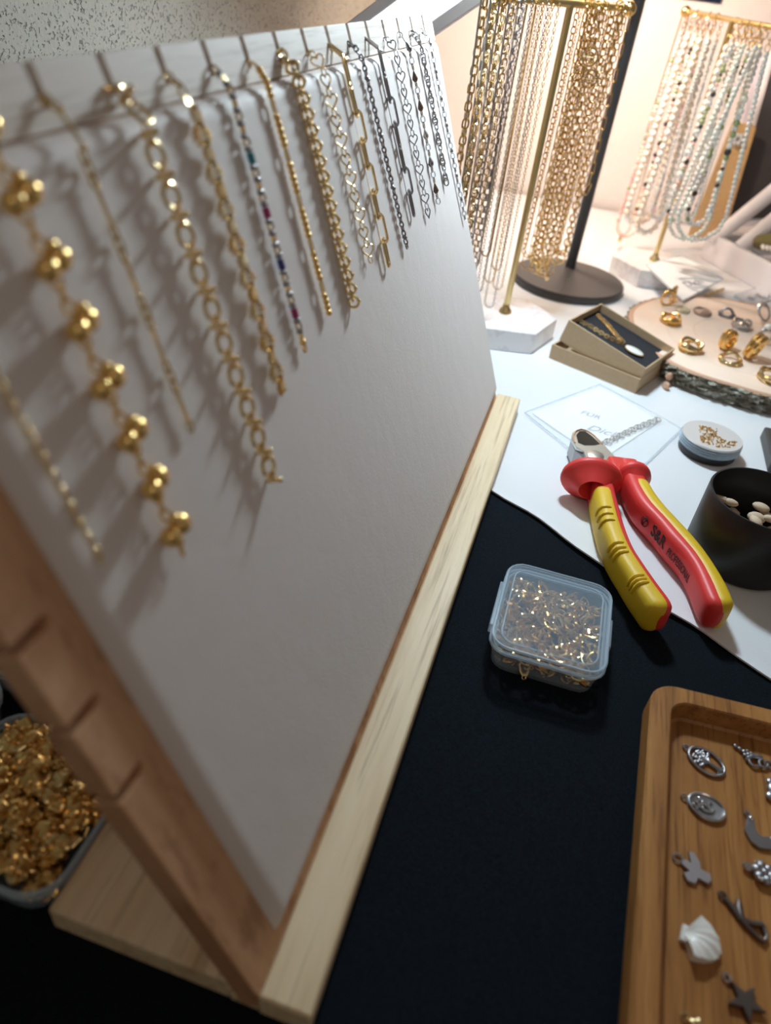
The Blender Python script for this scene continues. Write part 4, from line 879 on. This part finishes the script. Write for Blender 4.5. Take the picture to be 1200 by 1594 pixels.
def necklace(label, Cc, D, Z, px, pyb, kind, m_, wb=.010, drift=0, pend=None, nm='necklace', axis=None, wtop=.007):
    s = s_for_px(Cc, D, Z, px); x, y = Cc[0]+D[0]*s, Cc[1]+D[1]*s; zb = z_for_y(x, y, pyb)
    P = loop_path(Cc, D, Z, s, zb, wtop, wb, axis, drift); nr = (D[0], D[1], 0.001)
    if kind == 'snake': g = tube(resample(P, np.linspace(0, plen(P)*.999, 70))[0], .00075, 6)
    else:
        lk_, adv = {'thick': (g_thick, .0052), 'oval': (g_oval, .0042), 'fine': (g_fine, .0023), 'clip': (g_clip, .0086)}[kind]
        g = chain_g(P, lk_, adv, (.4, .4+J), nr)
    c = (x, y, zb); t = thing(nm, label, 'necklace', c); kid('chain', g, m_, t)
    if pend: 
        b = P[9]; kid('pendant', pend.xf(T(b[0], b[1], b[2]-.004)), m_, t)
    return t
coin = lm
ring_pend = tube([(.0058*math.cos(a), 0, .0058*math.sin(a)) for a in np.linspace(0, 6.28, 20)[:-1]], .0007, 6, True, up=(0, 1, 0))
small_pend = ball(.0022, 10, 7, 1, .5, 1.5)
coin_p = disc_plate([(.0058*math.cos(a), .0058*math.sin(a)) for a in np.linspace(0, 6.28, 20)[:-1]], .0009, .0003)
# right hand bundle: gold
specs = [(908, 400, 'oval', M_gold, 'leftmost gold cable necklace of the right hand bundle'), (914, 418, 'fine', M_gold, 'fine gold necklace next to the leftmost cable one of the bundle'), (921, 405, 'clip', M_gold, 'gold paperclip necklace in the left half of the gold bundle'),
         (927, 424, 'oval', M_gold2, 'pale gold cable necklace in the left half of the gold bundle'), (932, 412, 'thick', M_gold, 'heavy gold link necklace in the middle of the gold bundle'), (937, 428, 'oval', M_gold, 'long gold cable necklace in the middle of the gold bundle'),
         (942, 418, 'fine', M_gold, 'fine gold necklace in the middle of the gold bundle'), 
         (957, 424, 'fine', M_gold2, 'fine pale gold necklace right of the middle of the gold bundle'), (962, 396, 'thick', M_gold, 'heavy gold necklace with open ring near the right end of the bar'), (968, 405, 'oval', M_gold2, 'pale gold cable necklace near the brass end ball'), (975, 300, 'clip', M_gold, 'gold paperclip necklace hanging closest to the brass end ball')]
for k, (px, py, kd_, m_, lb) in enumerate(specs):
    necklace(lb, C1, D1, Z1, px, py, kd_, m_, .010, rng.uniform(-.004, .004), ring_pend if k == 8 else (small_pend if k in (4, 7) else None), axis=None)
for q, (px, z_) in enumerate(((925, .214), (932, .200))):
    s = s_for_px(C1, D1, Z1, px); solo('ring_pendant', join([ring_pend, tube([(.0030*math.cos(a), 0, .0030*math.sin(a)) for a in np.linspace(0, 6.28, 14)[:-1]], .0006, 6, True, up=(0, 1, 0)), tube([(-.0052, 0, 0), (.0052, 0, 0)], .0005, 6)]).xf(T(C1[0]+D1[0]*s+.006, C1[1]+D1[1]*s-.008, z_)), M_gold2, ('upper' if q == 0 else 'lower')+' round openwork gold pendant hanging in front of the gold bundle', 'pendant')
# left hand bundle
specs = [(757, 330, 'snake', M_silver, 'silver snake chain necklace farthest left on the stand'), (764, 400, 'thick', M_gold2, 'chunky gold oval link necklace beside the leftmost snake chain'), (771, 340, 'snake', M_silver, 'second silver snake chain between chunky gold links'), (778, 430, 'thick', M_gold2, 'chunky gold oval link necklace right of the second snake chain'),
         (794, 450, 'oval', M_gold2, 'gold cable necklace next to the dark silver chains'), (801, 420, 'snake', M_silver, 'silver snake chain crossing the middle of the left bundle'), (806, 460, 'oval', M_steel, 'dark silver cable necklace in the left bundle'),
         (811, 470, 'fine', M_silver, 'fine silver necklace in the left bundle'), (822, 455, 'fine', M_steel, 'fine dark silver necklace in the left bundle'), (829, 400, 'snake', M_gold, 'smooth gold necklace right of the dark silver chains'),
         (838, 440, 'fine', M_gold2, 'thin gold necklace left of the brass post'), (847, 480, 'fine', M_silver, 'longest thin silver necklace reaching the marble base'), (855, 420, 'fine', M_gold, 'thin deep gold necklace close to the brass post'), (864, 450, 'fine', M_gold2, 'thin pale gold necklace closest to the brass post')]
for k, (px, py, kd_, m_, lb) in enumerate(specs):
    necklace(lb, C1, D1, Z1, px, py, kd_, m_, .009, rng.uniform(-.002, .008), small_pend if k in (5, 8) else None)
# bead necklaces on the right stand
def beads(label, px, pyb, rad, mats, wb, step=None, jit=0.0, clasp=True):
    s = s_for_px(C3, D3, Z3, px); x, y = C3[0]+D3[0]*s, C3[1]+D3[1]*s; zb = z_for_y(x, y, pyb); P = loop_path(C3, D3, Z3, s, zb, .007, wb, (.93, .36, 0))
    t = thing('bead_necklace', label, 'necklace', (x, y, zb)); L = plen(P); step = step or rad*1.9; n = int((L-.010)/step); groups = {}
    i0 = 7 if clasp else 1
    q, tn, _ = resample(P, [.003+step*(i+.5) for i in range(n)]); g_ = ball(rad, 10, 7)
    for i in range(n):
        near_top = q[i][2] > Z3-.016 and clasp
        mm = M_gold if near_top else mats[int(rng.integers(len(mats)))]
        sc = (.55 if near_top else 1+rng.uniform(-jit, jit)); groups.setdefault(mm.name, [mm, []])[1].append((link(step*1.5, step*.9, .0004, 8, 5) if near_top else g_).xf(frame(q[i], tn[i], (0, 1, .1), J*(i % 2))@S(1 if near_top else sc)))
    for nm_, (mm, gs) in groups.items(): kid('clasp_chain' if mm is M_gold else 'beads', join(gs), mm, t, stuff=mm is not M_gold)
M_cream = mat('cream_bead', (.88, .78, .66), .3, coat=.4); M_iri = mat('pale_mint_pearl', (.80, .86, .80), .25, coat=.6)
necklace('fine gold chain with small pendant at the left end of the bead stand', C3, D3, Z3, 1069, 368, 'snake', M_gold, .016, 0, small_pend, axis=(.93, .36, 0))
beads('pink and beige small bead necklace, leftmost of the bead necklaces', 1076, 368, .0021, [M_pinkb, M_pinkb, M_cream, M_pinkb, M_cream, M_pinkb, M_cream, M_greenb], .028, jit=.25)
beads('thick cream bead necklace left of the brass post', 1088, 348, .0036, [M_cream, M_pearl], .030, jit=.1)
beads('mixed pink and green stone bead necklace left of the post', 1098, 345, .0020, [M_pinkb, M_cream, M_pinkb, M_cream, M_greenb, M_pinkb, M_cream, M_pinkb, M_cream, M_blackb], .020, jit=.3)
beads('large round cream pearl necklace left of the brass post', 1108, 362, .0036, [M_pearl, M_cream], .024, jit=.12)
beads('small clear crystal bead necklace just left of the post', 1120, 340, .0017, [M_crystal], .016, jit=.2)
beads('white nugget bead necklace just right of the brass post', 1152, 330, .0034, [M_crystal, M_pearl, M_iri, M_pearl], .020, jit=.3)
beads('green and purple stone bead necklace right of the post', 1160, 345, .0021, [M_crystal, M_greenb, M_crystal, M_pinkb, M_crystal, M_blackb], .030, jit=.3)
beads('fine cream seed pearl necklace in the right half', 1170, 345, .0017, [M_pearl], .018)
beads('rice pearl necklace with pale mint sheen in the right half', 1178, 372, .0024, [M_iri, M_pearl], .042)
beads('aqua crystal and dark stone bead necklace near the right end', 1188, 350, .0026, [M_crystal, M_crystal, M_iri, M_greenb, M_crystal, M_crystal, M_blackb], .022, jit=.3)
beads('long mint rice pearl necklace nearest the right picture edge', 1197, 374, .0024, [M_iri, M_pearl], .050)
# ================================================================== right background: card, framed screen, crate
def wall_pt(px, py, y): return on_plane(px, py, (0, y, 0), (0, 1, 0))
def upright(name, label, cat, quad, y, m_, th=.003, bev=.0006):
    V = [wall_pt(px, py, y) for px, py in quad]; n = len(V); zmin = min(v[2] for v in V)
    W_ = [np.array([v[0], y+th, v[2]]) for v in V]; g = G(V+W_, [tuple(range(n)), tuple(range(2*n-1, n-1, -1))]+[(i, i+n, (i+1) % n+n, (i+1) % n) for i in range(n)]); return solo(name, g, m_, label, cat, smooth=False, bevel=bev)
M_tan = mat('tan_card', (.62, .40, .19), .7); ramp(M_tan, noise(M_tan, 300, 3), [(.3, (.58, .37, .17)), (.7, (.66, .43, .21))])
upright('kraft_card', 'tall tan kraft card standing behind the pearl necklaces', 'card', [(1068, 372), (1126, 372), (1177, 199), (1170, 193), (1140, 190)], 1.02, M_tan)
upright('lilac_card', 'pale lilac card standing behind the tan kraft card', 'card', [(1120, 330), (1150, 330), (1215, 90), (1180, 85)], 1.05, mat('lilac_card', (.66, .63, .72), .6))
fr = [wall_pt(px, py, 1.035) for px, py in ((1124, 352), (1260, 352), (1300, 80), (1203, 72))]
t = thing('framed_screen', 'dark rectangular screen with thin white frame behind the white crate', 'screen', tuple(fr[0]))
def quad_solid(V, y0, y1): n = len(V); return G([(v[0], y0, v[2]) for v in V]+[(v[0], y1, v[2]) for v in V], [tuple(range(n)), tuple(range(2*n-1, n-1, -1))]+[(i, i+n, (i+1) % n+n, (i+1) % n) for i in range(n)])
kid('white_frame', quad_solid(fr, 1.035, 1.045), M_white, t, smooth=False, bevel=.002)
kid('dark_panel', quad_solid([wall_pt(px, py, 1.035) for px, py in ((1135, 341), (1250, 338), (1295, 85), (1207, 85))], 1.0335, 1.036), mat('dark_panel', (.055, .05, .055), .55), t, smooth=False)
st3 = thing('earring', 'sparkling silver stud earring on the tan kraft card', 'earring', tuple(wall_pt(1149, 217, 1.019)))
e_ = wall_pt(1149, 217, 1.017)
kid('stones', join([ball(.0028, 8, 6).xf(T(e_[0]+.0042*math.cos(a), e_[1], e_[2]+.0042*math.sin(a))) for a in np.linspace(0, 5.2, 6)]), M_crystal, st3)
# white crate with two rods
ca = at(1088, 400, ZW)[:2]; cb = at(1198, 462, ZW)[:2]; u1 = unit(cb-ca); u2 = np.array([-u1[1], u1[0]]); u2 = u2 if u2[0] > 0 else -u2
XM = np.eye(4); XM[:2, 0] = u1; XM[:2, 1] = u2; XM[:3, 3] = (ca[0], ca[1], ZW)
t = thing('display_crate', 'white wooden display crate with two round rods at the right edge', 'crate', (ca[0], ca[1], ZW))
kid('front_board', box(0, .26, 0, .008, 0, .030).xf(XM), M_white, t, smooth=False, bevel=.001)
kid('side_board', box(0, .008, .008, .12, 0, .030).xf(XM), M_white, t, smooth=False, bevel=.001)
kid('floor_board', box(.008, .26, .008, .12, 0, .006).xf(XM), M_white, t, smooth=False, bevel=.0008)
kid('inner_ledge', box(.008, .26, .008, .030, .018, .024).xf(XM), M_white, t, smooth=False, bevel=.0008)
def wp_(px, py, y): return wall_pt(px, py, y)
kid('rod', tube([wp_(1108, 376, .985), wp_(1215, 288, .995)], .0085, 20), M_white, t)
kid('rod', tube([wp_(1152, 386, .955), wp_(1225, 325, .965)], .0085, 20), M_white, t)
kid('cushion', join([ball(.016, 14, 9, 1.6, 1, .7).xf(T(*wp_(1195, 375, .96)))]), mat('olive_velvet', (.22, .19, .07), .8, sheen=.4), t)
q = wp_(1197, 388, .935); t2 = thing('pearl_bracelet', 'cream bead strand lying in the white crate at the right edge', 'bracelet', tuple(q))
kid('beads', join([ball(.0024, 8, 6).xf(T(q[0]+.0045*(k % 5)-.006, q[1]+.004*(k//5), q[2])) for k in range(15)]), M_pearl, t2)

dq = at(1193, 735, ZW); solo('black_case', box(dq[0], dq[0]+.06, dq[1], dq[1]+.05, ZW, .012), M_blackg, 'dark grey case cut by the right picture edge behind the cup', 'case', smooth=False, bevel=.0015)
